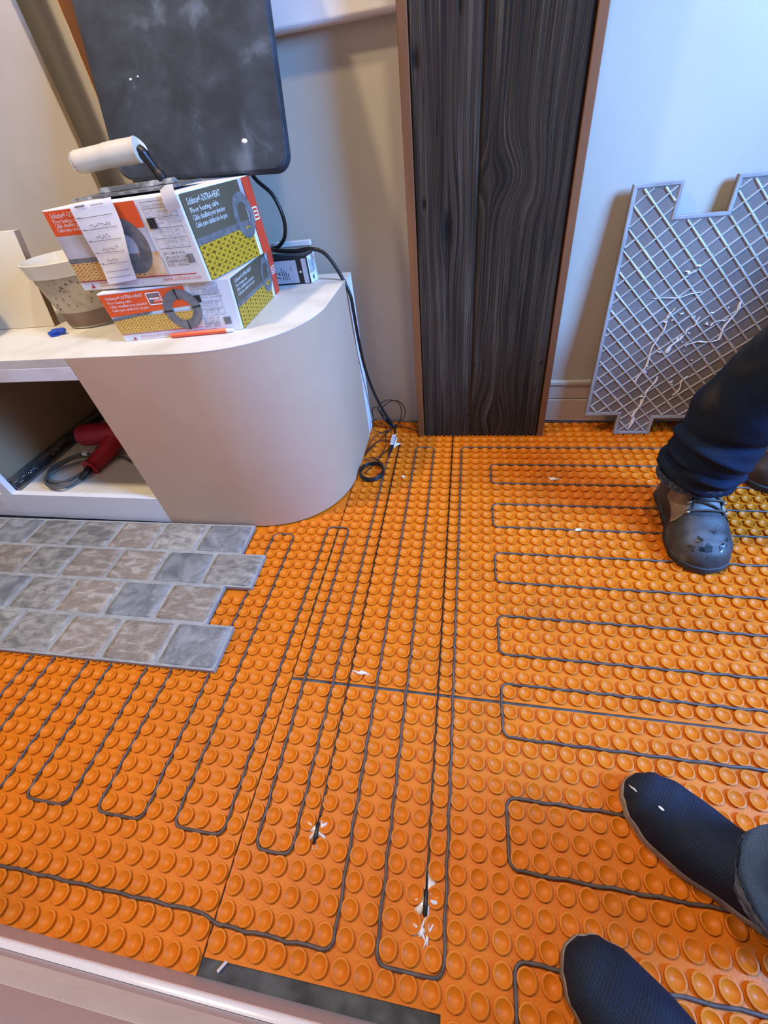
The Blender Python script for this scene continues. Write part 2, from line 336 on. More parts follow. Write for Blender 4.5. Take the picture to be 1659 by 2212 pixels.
# white panel hanging on the wall, top centre
m = MB(); prof = [(0.0, 1.02), (0.0, 1.6), (-.034, 1.6), (-.034, 1.01)] + [(-.024 - .010*math.cos(a), .993 - .010*math.sin(a)) for a in [k*PI/12 for k in range(7)]] + [(0.0, .983)]
xs = (-.60, -.125); n = len(prof)
for x in xs: m.v += [(x, wall_y(x) + y, z) for y, z in prof]
m.f = [(k, n+k, n+(k+1) % n, (k+1) % n) for k in range(n)] + [tuple(range(n)), tuple(range(2*n-1, n-1, -1))]
struct('trim_2', m, M_trim, 'white panel with a rounded lower edge high on the wall left of the column', 'panel')

# ------------------------------------------------------------------ orange membrane
def cab_inside(x, y, mg):
    if y < -.31-mg or y > .24: return False
    if x > -.297+mg: return False
    cx, cy, rx, ry = -.57, -.045, .273+mg, .265+mg
    if x > cx and y < cy: return abs((x-cx)/rx)**2.25 + abs((y-cy)/ry)**2.25 < 1
    return True
def stud_profile():
    r = P
    return [(.390*r, 0), (.430*r, .0046), (.424*r, .0057), (.405*r, .0060), (.342*r, .0058), (.312*r, .0049), (.19*r, .0024), (.055*r, .0012)]
stud_me = None
def stud_mesh():
    m = MB().lathe(stud_profile(), seg=16)
    me = bpy.data.meshes.new('stud'); me.from_pydata(m.v, [], m.f); me.materials.append(M_orange); me.shade_smooth(); me.set_sharp_from_angle(angle=math.radians(38)); return me
stud_me = stud_mesh(); stud_src = MB().lathe(stud_profile(), seg=12)
CAMP = Vector((.0314, -1.0679, .8249))
def on_tile(x, y):
    r = int((-.3175-y)/.1073); return -.735 < y < -.325 and x < (-.50 if r % 2 else -.572)
def sheet(label, poly, u0, u1, voff, v0, v1, ok):
    c = (sum(p[0] for p in poly)/len(poly)*P, sum(p[1] for p in poly)/len(poly)*P, 0)
    t = thing('heating_membrane', label, 'floor membrane', c, group='orange membrane sheets')
    put('base_sheet', MB().prism([(x*P, y*P) for x, y in poly], -.0028, 0), M_orange, t)
    sp = []
    for i in range(u0, u1):
        for j in range(v0, v1):
            x, y = (i+.5)*P, (j+.5+voff)*P
            if ok(i+.5, j+.5+voff) and not cab_inside(x, y, .013) and not on_tile(x, y) and y < wall_y(x)-.014: sp.append((x, y))
    def score(p):
        d = Vector((p[0], p[1], 0)) - CAMP
        q = cam.matrix_world.to_3x3().transposed() @ d
        vis = abs(q.x/q.z) < .98 and abs(q.y/q.z) < 1.29 and q.z < 0
        return d.length + (0 if vis else 10)
    sp.sort(key=score)
    for x, y in sp[:300]:
        o = bpy.data.objects.new('stud', stud_me); COL.objects.link(o); o.parent = t; o.location = (x-c[0], y-c[1], 0)
    if len(sp) > 300:
        nv = len(stud_src.v); m = MB()
        for k, (x, y) in enumerate(sp[300:]):
            m.v += [(a+x, b_+y, z) for a, b_, z in stud_src.v]; m.f += [tuple(q+k*nv for q in f) for f in stud_src.f]
        o = put('stud_field', m, M_orange, t, smooth=True, angle=38); o['kind'] = 'stuff'
    return t
g = .05
YB = 8.0
sheet('orange studded membrane sheet in the middle, from the column to the grey cross joint', [(-10+g, -24.02), (4, -24.06), (45, -24.23), (45, 7.6), (-3, 8.45), (-10+g, 8.7)], -10, 45, 0, -24, 9, lambda u, v: True)
sheet('nearest orange studded membrane sheet, in front of the grey cross joint', [(-10+g, -37.32), (.95, -37.25), (.95, -46), (45, -46), (45, -24.28), (-10+g, -24.22)], -10, 45, -.22, -46, -24, lambda u, v: v > -37.2 or u > 1)
sheet('orange studded membrane sheet around the stone tiles, left of the long seam', [(-44, -37.93), (-10-g, -37.93), (-10-g, -22), (-10.13, -18), (-10.13, -10.03), (-18.5, -10.03), (-18.5, -10.45), (-44, -10.95)], -44, -10, .06, -38, -10, lambda u, v: True)
sheet('small orange membrane piece under the curved cabinet corner', [(-28, -9.97), (-10-g, -9.97), (-10-g, 8.7), (-28, 8.7)], -28, -10, 0, -10, 8, lambda u, v: True)

# ------------------------------------------------------------------ heating cable and sensor wires
def rounded(path, r):
    out = []
    for k, p in enumerate(path):
        if k in (0, len(path)-1): out.append(p); continue
        a = Vector(path[k-1]); b_ = Vector(p); c = Vector(path[k+1])
        da = (a-b_); dc = (c-b_); rr = min(r, da.length*.49, dc.length*.49); da.normalize(); dc.normalize()
        q0 = b_+da*rr; q1 = b_+dc*rr
        for i in range(6):
            t = i/5; out.append(tuple(q0*(1-t)**2 + b_*2*t*(1-t) + q1*t*t))
    return out
path = [(-6.9, 1.2), (-7, 0), (-7, -33.25), (-9, -33.25), (-9, -9.85), (-11, -9.85), (-11, -33), (-14, -33), (-14, -11), (-16, -11), (-16, -33), (-19, -33), (-19, -12),
        (-21, -12), (-21, -33), (-24, -33), (-24, -12), (-26, -12), (-26, -33), (-29, -33), (-29, -12), (-31, -12), (-31, -33), (-34, -33), (-34, -35.95), (-10.6, -35.95), (-9.8, -36.22), (-4, -36.22), (-4, 2.95), (-2, 2.95),
        (-2, -36.3), (1, -36.3), (1, 3.0), (34, 3.0), (34, 0)]
v = 0
for k, dv in enumerate([0, -3, -6, -9, -12, -15, -18, -21, -23, -26.2, -29.2, -32.2, -35.2, -38.2]):
    if k % 2 == 0: path += [(34, dv), (4, dv)]
    else: path += [(4, dv), (34, dv)]
clean = [path[0]]
for p in path[1:]:
    if (Vector(p)-Vector(clean[-1])).length > .01: clean.append(p)
rp = rounded(clean, .55)
fin = []
for a, b_ in zip(rp, rp[1:]):
    d = Vector(b_)-Vector(a); nseg = max(1, int(d.length/.5)); nrm = Vector((-d.y, d.x)).normalized() if d.length else Vector((0, 0))
    for i in range(nseg):
        q = Vector(a)+d*(i/nseg); wob = .045*math.sin(PI*(q.x+q.y)*1.0+.7*math.sin(q.x*3.1)) if d.length > 2 else 0
        q = q + nrm*wob; fin.append((q.x*P, q.y*P, .0050))
hc = thing('heating_cable', 'long grey heating cable looped between the orange studs', 'cable', (fin[0][0], fin[0][1], .003))
put('cable_run', MB().tube(fin, .0024, 8), M_cable, hc, smooth=True)
sl = put('splice_sleeve', MB().tube(spline([(-.2085, .200, .018), (-.207, .165, .0125), (-.206, .135, .011), (-.2065, .085, .0095), (-.209, .062, .008), (-.2105, .04, .004)], 5), [.003]*8+[.0062]*10+[.0042]*8, 10), M_black, hc, smooth=True)
put('splice_label', MB().hexa([(-.2135, .090, .0165), (-.2005, .090, .0165), (-.200, .148, .0180), (-.213, .148, .0180), (-.2125, .090, .0171), (-.2015, .090, .0171), (-.201, .148, .0186), (-.212, .148, .0186)]), M_white, sl)
lt = MB()
for k in range(5): lt.hexa([(-.2110+k*.0022, .096, .0173), (-.2102+k*.0022, .096, .0173), (-.2096+k*.0022, .143, .0187), (-.2104+k*.0022, .143, .0187), (-.2110+k*.0022, .096, .0175), (-.2102+k*.0022, .096, .0175), (-.2096+k*.0022, .143, .0189), (-.2104+k*.0022, .143, .0189)])
put('label_print', lt, M_pencil, sl)
def blob(cx, cy, lobes, r0, z0, z1, seed, seg=40, sx=1.0, sy=1.0):
    rnd = random.Random(seed); ang = [(rnd.uniform(0, 2*PI), rnd.uniform(.5, 1.0)) for _ in range(lobes)]
    rim = []
    for k in range(seg):
        a = 2*PI*k/seg; r = .38
        for an, am in ang:
            d = (a-an+PI) % (2*PI)-PI; r = max(r, .38+am*math.exp(-(d/.20)**2))
        rim.append((cx+r*r0*math.cos(a)*sx, cy+r*r0*math.sin(a)*sy))
    m = MB(); m.v = [(x, y, z0) for x, y in rim] + [(cx+(x-cx)*.72, cy+(y-cy)*.72, z1) for x, y in rim] + [(cx, cy, z1+.0004)]
    m.f = [(k, (k+1) % seg, seg+(k+1) % seg, seg+k) for k in range(seg)] + [(seg+k, seg+(k+1) % seg, 2*seg) for k in range(seg)]
    return m
put('mount_patch', blob(-.200, .108, 5, .034, .0030, .0068, 3, sx=.62, sy=1.5), M_white, hc, smooth=True)
def sensor(label, x, ytop, yend, dx, seed, extra):
    t = thing('sensor_wire', label, 'wire', (x, yend, .002), group='floor sensor wires')
    n = 60; pp = [(x+dx*k/n + .0004*math.sin(k*2.1), ytop+(yend-ytop)*k/n, .0046) for k in range(n+1)]
    put('wire', MB().tube(pp, .0018, 6), M_black, t, smooth=True)
    put('sensor_tip', MB().tube([(x+dx, yend+.004, .0045), (x+dx, yend+.002, .0045), (x+dx, yend-.024, .0045), (x+dx, yend-.026, .0045)], [.0015, .0035, .0035, .0015], 10), M_black, t, smooth=True)
    for (ox, oy, r, lb, sd, ax, ay) in extra: put('hot_glue', blob(x+dx+ox, yend+oy, lb, r, .0010, .0040, sd, sx=ax, sy=ay), M_glue, t, smooth=True)
sensor('black sensor wire ending in a glued tip beside the short double cable loop', -6*P, .125, -31.8*P, .1*P, 5, [(0, -.006, .020, 6, 11, .9, 1.1), (.0, .028, .012, 3, 4, .35, 1.8), (0, -.030, .010, 4, 8, .8, .8)])
sensor('black sensor wire from under the column to a glued tip in the bottom loop', 0, .165, -33.6*P, .06*P, 6, [(0, -.010, .024, 7, 21, .85, 1.1), (0, .024, .018, 4, 2, .4, 2.0), (-.005, -.040, .016, 5, 9, .7, 1.2), (.006, -.042, .013, 4, 14, .6, 1.2)])

# ------------------------------------------------------------------ stone tile sheets
def stone_mesh(wx, wy, seed, mtl):
    rnd = random.Random(seed); n = 10; k = 8; m = MB(); z0, z1 = .0105, .0148
    def edge(u, v):
        x, y = (u-.5)*wx, (v-.5)*wy
        ew = min(u, 1-u)*wx; eh = min(v, 1-v)*wy; e = min(ew, eh)
        q = Vector((x*22+seed*3.1, y*22, seed))
        cr = math.hypot(max(0, .012-ew), max(0, .012-eh))
        if e < 1e-6 or cr > .009:
            pull = .0022*noise.noise(Vector((x*60+seed*7, y*60, 2))) + max(0, cr-.009)*.75
            l = math.hypot(x, y) or 1; x -= x/l*pull; y -= y/l*pull
        h = z1 + .0011*noise.noise(q) + .0006*noise.noise(q*2.7)
        if e < 1e-6: h = z0 + .002
        elif e < wx/n*1.01 or e < wy/k*1.01: h -= .0003
        return (x, y, h)
    us = [0, .03] + [i/(n-1) for i in range(1, n-1)] + [.97, 1]; vs_ = [0, .04] + [i/(k-1) for i in range(1, k-1)] + [.96, 1]
    for v_ in vs_:
        for u_ in us: m.v.append(edge(u_, v_))
    cu = len(us)
    for bq in range(len(vs_)-1):
        for a in range(cu-1): m.f.append((bq*cu+a, bq*cu+a+1, (bq+1)*cu+a+1, (bq+1)*cu+a))
    ring = [a for a in range(cu)] + [bq*cu+cu-1 for bq in range(1, len(vs_))] + [(len(vs_)-1)*cu+a for a in range(cu-2, -1, -1)] + [bq*cu for bq in range(len(vs_)-2, 0, -1)]
    i0 = len(m.v); m.v += [(m.v[r][0], m.v[r][1], z0-.002) for r in ring]; R = len(ring)
    for a in range(R): m.f.append((ring[(a+1) % R], ring[a], i0+a, i0+(a+1) % R))
    return m
SW, SH, SHIFT, LEN = .143, .1073, .071, .572
STONES = [[0, 1, 0, 2], [1, 1, 2, 0], [0, 1, 2, 1], [0, 1, 1, 2]]
STL = [[0, 0, 2, 0], [0, 1, 1, 0], [2, 0, 0, 2], [0, 1, 0, 0]]
def tile_sheet(label, x_right, y_back, rz, kinds, cols, seed):
    t = thing('stone_tile_sheet', label, 'tile', (x_right, y_back, .0058), rz, group='stepped stone tile sheets')
    poly_r, poly_l = [], []
    for r in range(4):
        off = SHIFT if r % 2 else 0
        poly_r += [(off, -r*SH), (off, -(r+1)*SH)]; poly_l += [(off-LEN*cols/4+.001, -r*SH), (off-LEN*cols/4+.001, -(r+1)*SH)]
    put('grout_sheet', MB().prism([p for p in reversed(poly_r)] + [p for p in poly_l], .0, .0098), M_grout, t, local=True)
    ms = [M_slate, M_slateb, M_slatec]
    for r in range(4):
        off = SHIFT if r % 2 else 0
        for c in range(cols):
            o = put('stone', stone_mesh(SW-.0062, SH-.0058, seed+r*10+c, None), ms[kinds[r][c]], t, local=True, smooth=True, angle=55)
            o.location = (off-LEN*cols/4+(c+.5)*SW, -(r+.5)*SH, -.0030)
    return t
tile_sheet('stepped sheet of sixteen grey and brown stones, its right edge stepped over the orange studs', -.551, -.3175, math.radians(.7), STONES, 4, 11)
tile_sheet('stepped sheet of grey stones at the left photo edge, cut by the frame', -.551-.5728*math.cos(.0122), -.3175-.5728*math.sin(.0122), math.radians(.7), STL, 4, 71)

# ------------------------------------------------------------------ tile sheet leaning on the wall, back side out
lt_ = thing('stone_tile_sheet', 'stepped tile sheet leaning on the wall with its ribbed back showing', 'tile', (.4, .172, .0058))
lean = .088; ln = math.sqrt(1+lean*lean)
def LP(a, b_, d=0.0):   # a along x, b up the slope, d out towards the room
    zz = b_/ln; return (a - .019*b_, .172 + lean*zz - d/ln, .0058 + zz + d*lean/ln)
cw = .1045; XL = .4195; bt0, tp = .066, .652
outl = [(XL, bt0), (XL+.098, bt0), (XL+.098, 0), (XL+.206, 0), (XL+.206, bt0-.012), (XL+.314, bt0-.012), (XL+.314, 0), (XL+.42, 0), (XL+.42, tp-.066),
        (XL+.325, tp-.066), (XL+.325, tp), (XL+.217, tp), (XL+.217, tp-.068), (XL+.109, tp-.068), (XL+.109, tp), (XL, tp)]
def inset(poly, d):
    out = []; n = len(poly)
    for k in range(n):
        a, b_, c = Vector(poly[k-1]), Vector(poly[k]), Vector(poly[(k+1) % n])
        e1 = (b_-a).normalized(); e2 = (c-b_).normalized(); n1 = Vector((-e1.y, e1.x)); n2 = Vector((-e2.y, e2.x))
        out.append(tuple(b_+n1*d+n2*d))
    return out
m = MB(); n = len(outl)
m.v = [LP(a, b_, -.009) for a, b_ in outl] + [LP(a, b_, .0) for a, b_ in outl]
m.f = [tuple(range(n-1, -1, -1)), tuple(range(n, 2*n))] + [(k, (k+1) % n, n+(k+1) % n, n+k) for k in range(n)]
bm_o = put('tile_body', m, M_tback, lt_)
i1, i2 = inset(outl, .0015), inset(outl, .0105)
m = MB(); m.v = [LP(a, b_, 0) for a, b_ in outl] + [LP(a, b_, .0035) for a, b_ in i1] + [LP(a, b_, .003) for a, b_ in inset(outl, .0075)] + [LP(a, b_, 0) for a, b_ in i2]
for q in range(3): m.f += [(q*n+k, q*n+(k+1) % n, (q+1)*n+(k+1) % n, (q+1)*n+k) for k in range(n)]
put('rim', m, mat('tile_back_rim', (0.28, 0.27, 0.27), (0.36, 0.36, 0.37), rough=.3, scale=20), lt_, smooth=True, angle=35)
def clip_line(p, d, poly):
    ts = []
    for k in range(len(poly)):
        a = Vector(poly[k]); b_ = Vector(poly[(k+1) % len(poly)]); e = b_-a
        den = d.x*e.y-d.y*e.x
        if abs(den) < 1e-9: continue
        q = a-p; t = (q.x*e.y-q.y*e.x)/den; s_ = (q.x*d.y-q.y*d.x)/den
        if 0 <= s_ < 1: ts.append(t)
    ts.sort(); return [(ts[i], ts[i+1]) for i in range(0, len(ts)-1, 2) if ts[i+1]-ts[i] > .012]
rnd = random.Random(5)
for sgn, wd in ((1, .0026), (-1, .0017)):
    for k in range(-3, 30):
        c = k*.0325+.012
        d = Vector((1, -sgn*1.02)).normalized() if sgn == 1 else Vector((1, .86)).normalized()
        nrm = Vector((-d.y, d.x)); p0 = Vector((XL, 0.0 if sgn == 1 else -.40)) + nrm*c
        for t0, t1 in clip_line(p0, d, i2):
            m = MB(); seg = 8
            pa = [p0+d*(t0+(t1-t0)*q/seg) for q in range(seg+1)]
            ww = [wd*(1+rnd.uniform(-.3, .3)) for _ in pa]
            for q in range(seg+1):
                for sd, h in ((-1, 0), (-.55, .0028), (.55, .0028), (1, 0)):
                    x = pa[q]+nrm*sd*ww[q]; m.v.append(LP(x.x, x.y, h))
            m.f = [(q*4+j, (q+1)*4+j, (q+1)*4+j+1, q*4+j+1) for q in range(seg) for j in range(3)]
            m.f += [(0, 1, 2, 3), (seg*4+3, seg*4+2, seg*4+1, seg*4)]
            put('rib', m, M_tribs, lt_, smooth=True, angle=70)
M_drip = mat('white_drip', (0.86, 0.87, 0.88), rough=.25, coat=.3)
for k, (a0, b0, a1, b1, wd) in enumerate([(.56, .02, .575, .12, .006), (.575, .12, .60, .19, .0035), (.60, .26, .635, .31, .007), (.635, .31, .66, .35, .003), (.545, .17, .57, .30, .003), (.57, .30, .585, .38, .002),
                                          (.645, .28, .72, .29, .004), (.61, .46, .585, .46, .004), (.72, .29, .745, .39, .004), (.69, .33, .73, .345, .003), (.53, .40, .64, .41, .0018), (.66, .13, .675, .19, .002)]):
    m = MB(); seg = 10
    for q in range(seg+1):
        t = q/seg; a = a0+(a1-a0)*t+.004*math.sin(t*9+k); b_ = b0+(b1-b0)*t+.003*math.sin(t*7+2*k); w_ = wd*(.35+.65*abs(math.sin(t*8+k*1.7)))
        for sd, h in ((-1, .0), (-.4, .0040), (.4, .0040), (1, .0)): m.v.append(LP(a+sd*w_, b_+sd*w_*.5, h))
    m.f = [(q*4+j, (q+1)*4+j, (q+1)*4+j+1, q*4+j+1) for q in range(seg) for j in range(3)]
    put('white_drip', m, M_drip, lt_, smooth=True)
rs2 = random.Random(8)
for k in range(26):
    ca, cb = rs2.gauss(.615, .055), rs2.gauss(.27, .09)
    if not (.45 < ca < .80 and .08 < cb < .5): continue
    mm = blob(0, 0, rs2.randint(1, 4), rs2.uniform(.004, .012), 0, .0025, k+40, seg=18, sx=rs2.uniform(.4, 1.0), sy=rs2.uniform(.4, 1.0)); mm.v = [LP(ca+x, cb+y, z+.0008) for x, y, z in mm.v]; put('white_drip', mm, M_drip, lt_, smooth=True)
m = blob(0, 0, 2, .016, 0, .003, 5, seg=20, sx=.8, sy=.3); m.v = [LP(.613+x, .475+y, z+.003) for x, y, z in m.v]; put('white_drip', m, M_white, lt_, smooth=True)
m = blob(0, 0, 2, .014, 0, .003, 6, seg=20, sx=.8, sy=.3); m.v = [LP(.574+x, .128+y, z+.003) for x, y, z in m.v]; put('white_drip', m, M_white, lt_, smooth=True)

# ------------------------------------------------------------------ barnwood column
colm = thing('wooden_column', 'tall dark weathered wooden column with brown edge boards against the wall', 'column', (.09, .2, .0))
def plank(name, xa, xb, mtl, knots, y0, z0, z1, seed):
    nx, nz = 56, 300; me_v = []; gr = []; kn = []
    for j in range(nz+1):
        z = z0+(z1-z0)*j/nz
        for i in range(nx+1):
            xl, xr = xa(z), xb(z); u = i/nx; x = xl+(xr-xl)*u; gx = x; kv = 0
            for (kx, kz, sx, sz, amp, core) in knots:
                dx, dz = x-kx, z-kz; e = math.exp(-(dx/sx)**2-(dz/sz)**2); gx -= dx*amp*e
                kv = max(kv, math.exp(-(dx/(sx*core))**4-(dz/(sz*core))**4) if core else 0)
            gx += .006*noise.noise(Vector((x*4+seed, z*1.3, seed)))+.0015*noise.noise(Vector((x*20, z*5, seed)))
            y = y0 + .0012*noise.noise(Vector((gx*90, z*2.2, seed))) + (.006 if i in (0, nx) else .0)+ .005*kv*.6
            me_v.append((x, y, z)); gr.append((gx+seed, z*1.0, 0)); kn.append(min(1, kv))
    m = MB(); cu = nx+1; m.v = me_v
    m.f = [(j*cu+i, j*cu+i+1, (j+1)*cu+i+1, (j+1)*cu+i) for j in range(nz) for i in range(nx)]
    o = put(name, m, mtl, colm, smooth=True)
    me = o.data
    at = me.attributes.new('grain', 'FLOAT_VECTOR', 'POINT'); at.data.foreach_set('vector', [c for v_ in gr for c in v_])
    ak = me.attributes.new('knot', 'FLOAT', 'POINT'); ak.data.foreach_set('value', kn)
    return o
pl = lambda z: -.0995; pm = lambda z: .0552-.009*z; pr = lambda z: .2775-.031*z
plank('face_plank', pl, lambda z: pm(z)-.0008, M_barn, [(-.022, .615, .028, .10, .88, .38), (-.088, .905, .012, .03, .7, .5), (-.079, .665, .010, .02, .7, .5), (.0, .97, .008, .05, .7, .4)], .162, .006, 1.7, 1.3)
plank('face_plank', pm, pr, M_barn2, [(.075, .70, .075, .055, .95, 0), (.165, .655, .03, .03, .6, 0), (.13, .075, .06, .09, .95, 0), (.115, .33, .03, .05, .5, 0)], .163, .006, 1.7, 4.7)
m = MB(); m.hexa([(-.0985, .166, .006), (.2765, .166, .006), (.2765, .20, .006), (-.0985, .20, .006), (-.0985, .166, 1.7), (.224, .166, 1.7), (.224, .20, 1.7), (-.0985, .20, 1.7)])
put('backing', m, M_black, colm)
m = MB(); m.hexa([(-.1205, .158, .003), (-.1000, .158, .003), (-.1000, wall_y(-.1)-.001, .003), (-.1205, wall_y(-.1)-.001, .003), (-.1215, .158, 1.7), (-.0995, .158, 1.7), (-.0995, wall_y(-.1)-.001, 1.7), (-.1215, wall_y(-.1)-.001, 1.7)])
put('edge_board', m, M_brown, colm, bevel=.0015)
m = MB(); m.hexa([(.2785, .158, .003), (.2965, .158, .003), (.2965, wall_y(.3)-.001, .003), (.2785, wall_y(.3)-.001, .003), (.2265, .158, 1.7), (.248, .158, 1.7), (.248, wall_y(.3)-.001, 1.7), (.2265, wall_y(.3)-.001, 1.7)])
put('edge_board', m, M_brown, colm, bevel=.0015)
for x, z in ((-.089, .085), (.047, .087), (.062, .262), (.256, .262)):
    o = put('nail_hole', MB().tube([(x, .1625, z), (x, .1600, z)], .0033, 10), M_black, colm)

# ------------------------------------------------------------------ curved cabinet
T = .52
cab = thing('curved_cabinet', 'low unfinished cabinet with rounded beige end and open bay', 'cabinet', (-.85, 0, 0))
def curve_pts(off=0.0, n=28):
    cx, cy, rx, ry = -.57, -.045, .273+off, .265+off; out = []
    for k in range(n+1):
        a = PI/2*k/n; out.append((cx+rx*math.sin(a)**(2/2.25), cy-ry*math.cos(a)**(2/2.25)))
    return out
outer = [(-.832, -.310)] + curve_pts() + [(-.298, .162)]
inner = [(-.832, -.296)] + curve_pts(-.013) + [(-.311, .162)]
m = MB(); n = len(outer); z0, z1 = .0065, T-.0005
m.v = [(x, y, z0) for x, y in outer] + [(x, y, z1) for x, y in outer] + [(x, y, z0) for x, y in inner] + [(x, y, z1) for x, y in inner]
for k in range(n-1):
    m.f += [(k, k+1, n+k+1, n+k), (2*n+k+1, 2*n+k, 3*n+k, 3*n+k+1), (n+k, n+k+1, 3*n+k+1, 3*n+k), (k+1, k, 2*n+k, 2*n+k+1)]
m.f += [(0, n, 3*n, 2*n), (n-1, 3*n-1, 4*n-1, 2*n-1)]
put('curved_panel', m, M_cab, cab, smooth=True, angle=40)
put('end_filler', MB().box(-.311, -.2995, .1635, .224, .0065, T-.0005), M_cabface, cab, bevel=.001)
top = [(-2.0, -.2955)] + [p for p in inner if p[0] > -.6] + [(-.311, .224), (-2.0, .224)]
top = [(-2.0, -.3095), (-.8335, -.3095), (-.8335, -.2958)] + [p for p in curve_pts(-.0135)] + [(-.3115, .224), (-2.0, .224)]
put('top_board', MB().prism(top, T-.019, T), M_cabtop, cab)
put('rim_edge', MB().prism([(-.8335, -.3095), (-.832, -.3095)] + curve_pts(.0003)[0:] + [(-.2985, .222), (-.3113, .222)] + list(reversed(curve_pts(-.0133))) + [(-.8335, -.2955)], T-.0004, T+.0006), M_cabtop, cab)
put('top_rail', MB().box(-2.0, -.8335, -.310, -.292, .469, T-.0195), M_cabface, cab, bevel=.001)
put('bottom_rail', MB().box(-2.0, -.832, -.310, -.292, .0065, .104), M_cabface, cab, bevel=.001)
put('bottom_board', MB().box(-2.0, -.8335, -.2915, .205, .084, .102), M_ply, cab)
put('stile', MB().box(-1.385, -1.345, -.310, -.292, .1045, .4685), M_cabface, cab, bevel=.001)
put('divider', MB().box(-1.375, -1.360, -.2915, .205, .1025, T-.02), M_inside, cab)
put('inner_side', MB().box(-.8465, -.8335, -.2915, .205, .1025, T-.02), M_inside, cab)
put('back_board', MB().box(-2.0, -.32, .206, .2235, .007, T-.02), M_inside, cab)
sl = put('drawer_slide', MB().box(-1.3595, -1.350, -.285, .18, .103, .140), M_steel, cab, bevel=.002)
put('slide_rail', MB().box(-1.3495, -1.330, -.289, .15, .1035, .111).box(-1.3495, -1.341, -.285, .15, .128, .138), M_steel, sl)
m = MB(); rb = random.Random(2)
for c0 in (-.275, -.255, -.225, -.205, -.12, -.105):
    for q in range(3): m.lathe([(.0001, -.003), (.0026, -.0015), (.003, 0), (.0026, .0015), (.0001, .003)], (-1.3465, c0+q*.006, .114+rb.uniform(0, .012)), seg=8)
put('bearing_balls', m, M_ball, sl, smooth=True)
cl = put('slide_clip', MB().box(-.858, -.847, -.282, -.252, .1025, .138).box(-.868, -.858, -.275, -.262, .1025, .113), M_steel, cab, bevel=.001)
# floor seam of grey mortar under the rounded corner is the subfloor; pencil marks stay in the material

# ------------------------------------------------------------------ red corded drill in the cabinet
dr = thing('corded_drill', 'red corded power drill lying inside the open cabinet bay', 'power tool', (-1.10, -.12, .103))
m = MB(); m.tube(spline([(-1.235, -.075, .165), (-1.21, -.075, .166), (-1.15, -.07, .168), (-1.07, -.06, .17), (-1.01, -.05, .17)], 6), [.014+.022*math.sin(min(1, k/5)*PI/2) for k in range(20)] + [.036]*5, 16)
put('motor_housing', m, M_red, dr, smooth=True, angle=60)
m = MB(); m.tube(spline([(-1.10, -.075, .16), (-1.11, -.12, .14), (-1.125, -.17, .128), (-1.13, -.20, .125)], 6), [.030-.008*k/18 for k in range(17)]+[.026, .028], 14)
put('grip', m, M_red, dr, smooth=True, angle=60)
put('chuck', MB().tube([(-1.235, -.075, .165), (-1.262, -.0755, .164), (-1.29, -.076, .163)], [.019, .017, .010], 14), M_black, dr, smooth=True, angle=40)
put('trigger', MB().box(-1.15, -1.128, -.13, -.10, .132, .15), M_black, dr, bevel=.003)
put('cord_guard', MB().tube(spline([(-1.13, -.20, .125), (-1.132, -.225, .12), (-1.14, -.24, .113)], 4), [.011]*4+[.008]*5, 10), M_black, dr, smooth=True)
cp = [(-1.14, -.24, .112), (-1.17, -.27, .108), (-1.24, -.265, .108), (-1.29, -.21, .108), (-1.27, -.13, .108), (-1.19, -.12, .109), (-1.15, -.17, .112), (-1.18, -.25, .114), (-1.25, -.25, .115), (-1.295, -.18, .114), (-1.24, -.11, .114), (-1.17, -.14, .118), (-1.14, -.215, .120),
      (-1.17, -.283, .115), (-1.235, -.275, .118), (-1.27, -.22, .116), (-1.20, -.15, .114), (-1.09, -.12, .110), (-1.0, -.15, .108), (-.93, -.12, .108)]
put('cord', MB().tube(spline(cp, 8), .0045, 8), M_greyrub, dr, smooth=True)
put('cord_tie', MB().box(-1.232, -1.212, -.118, -.104, .106, .122), M_white, dr, bevel=.002)

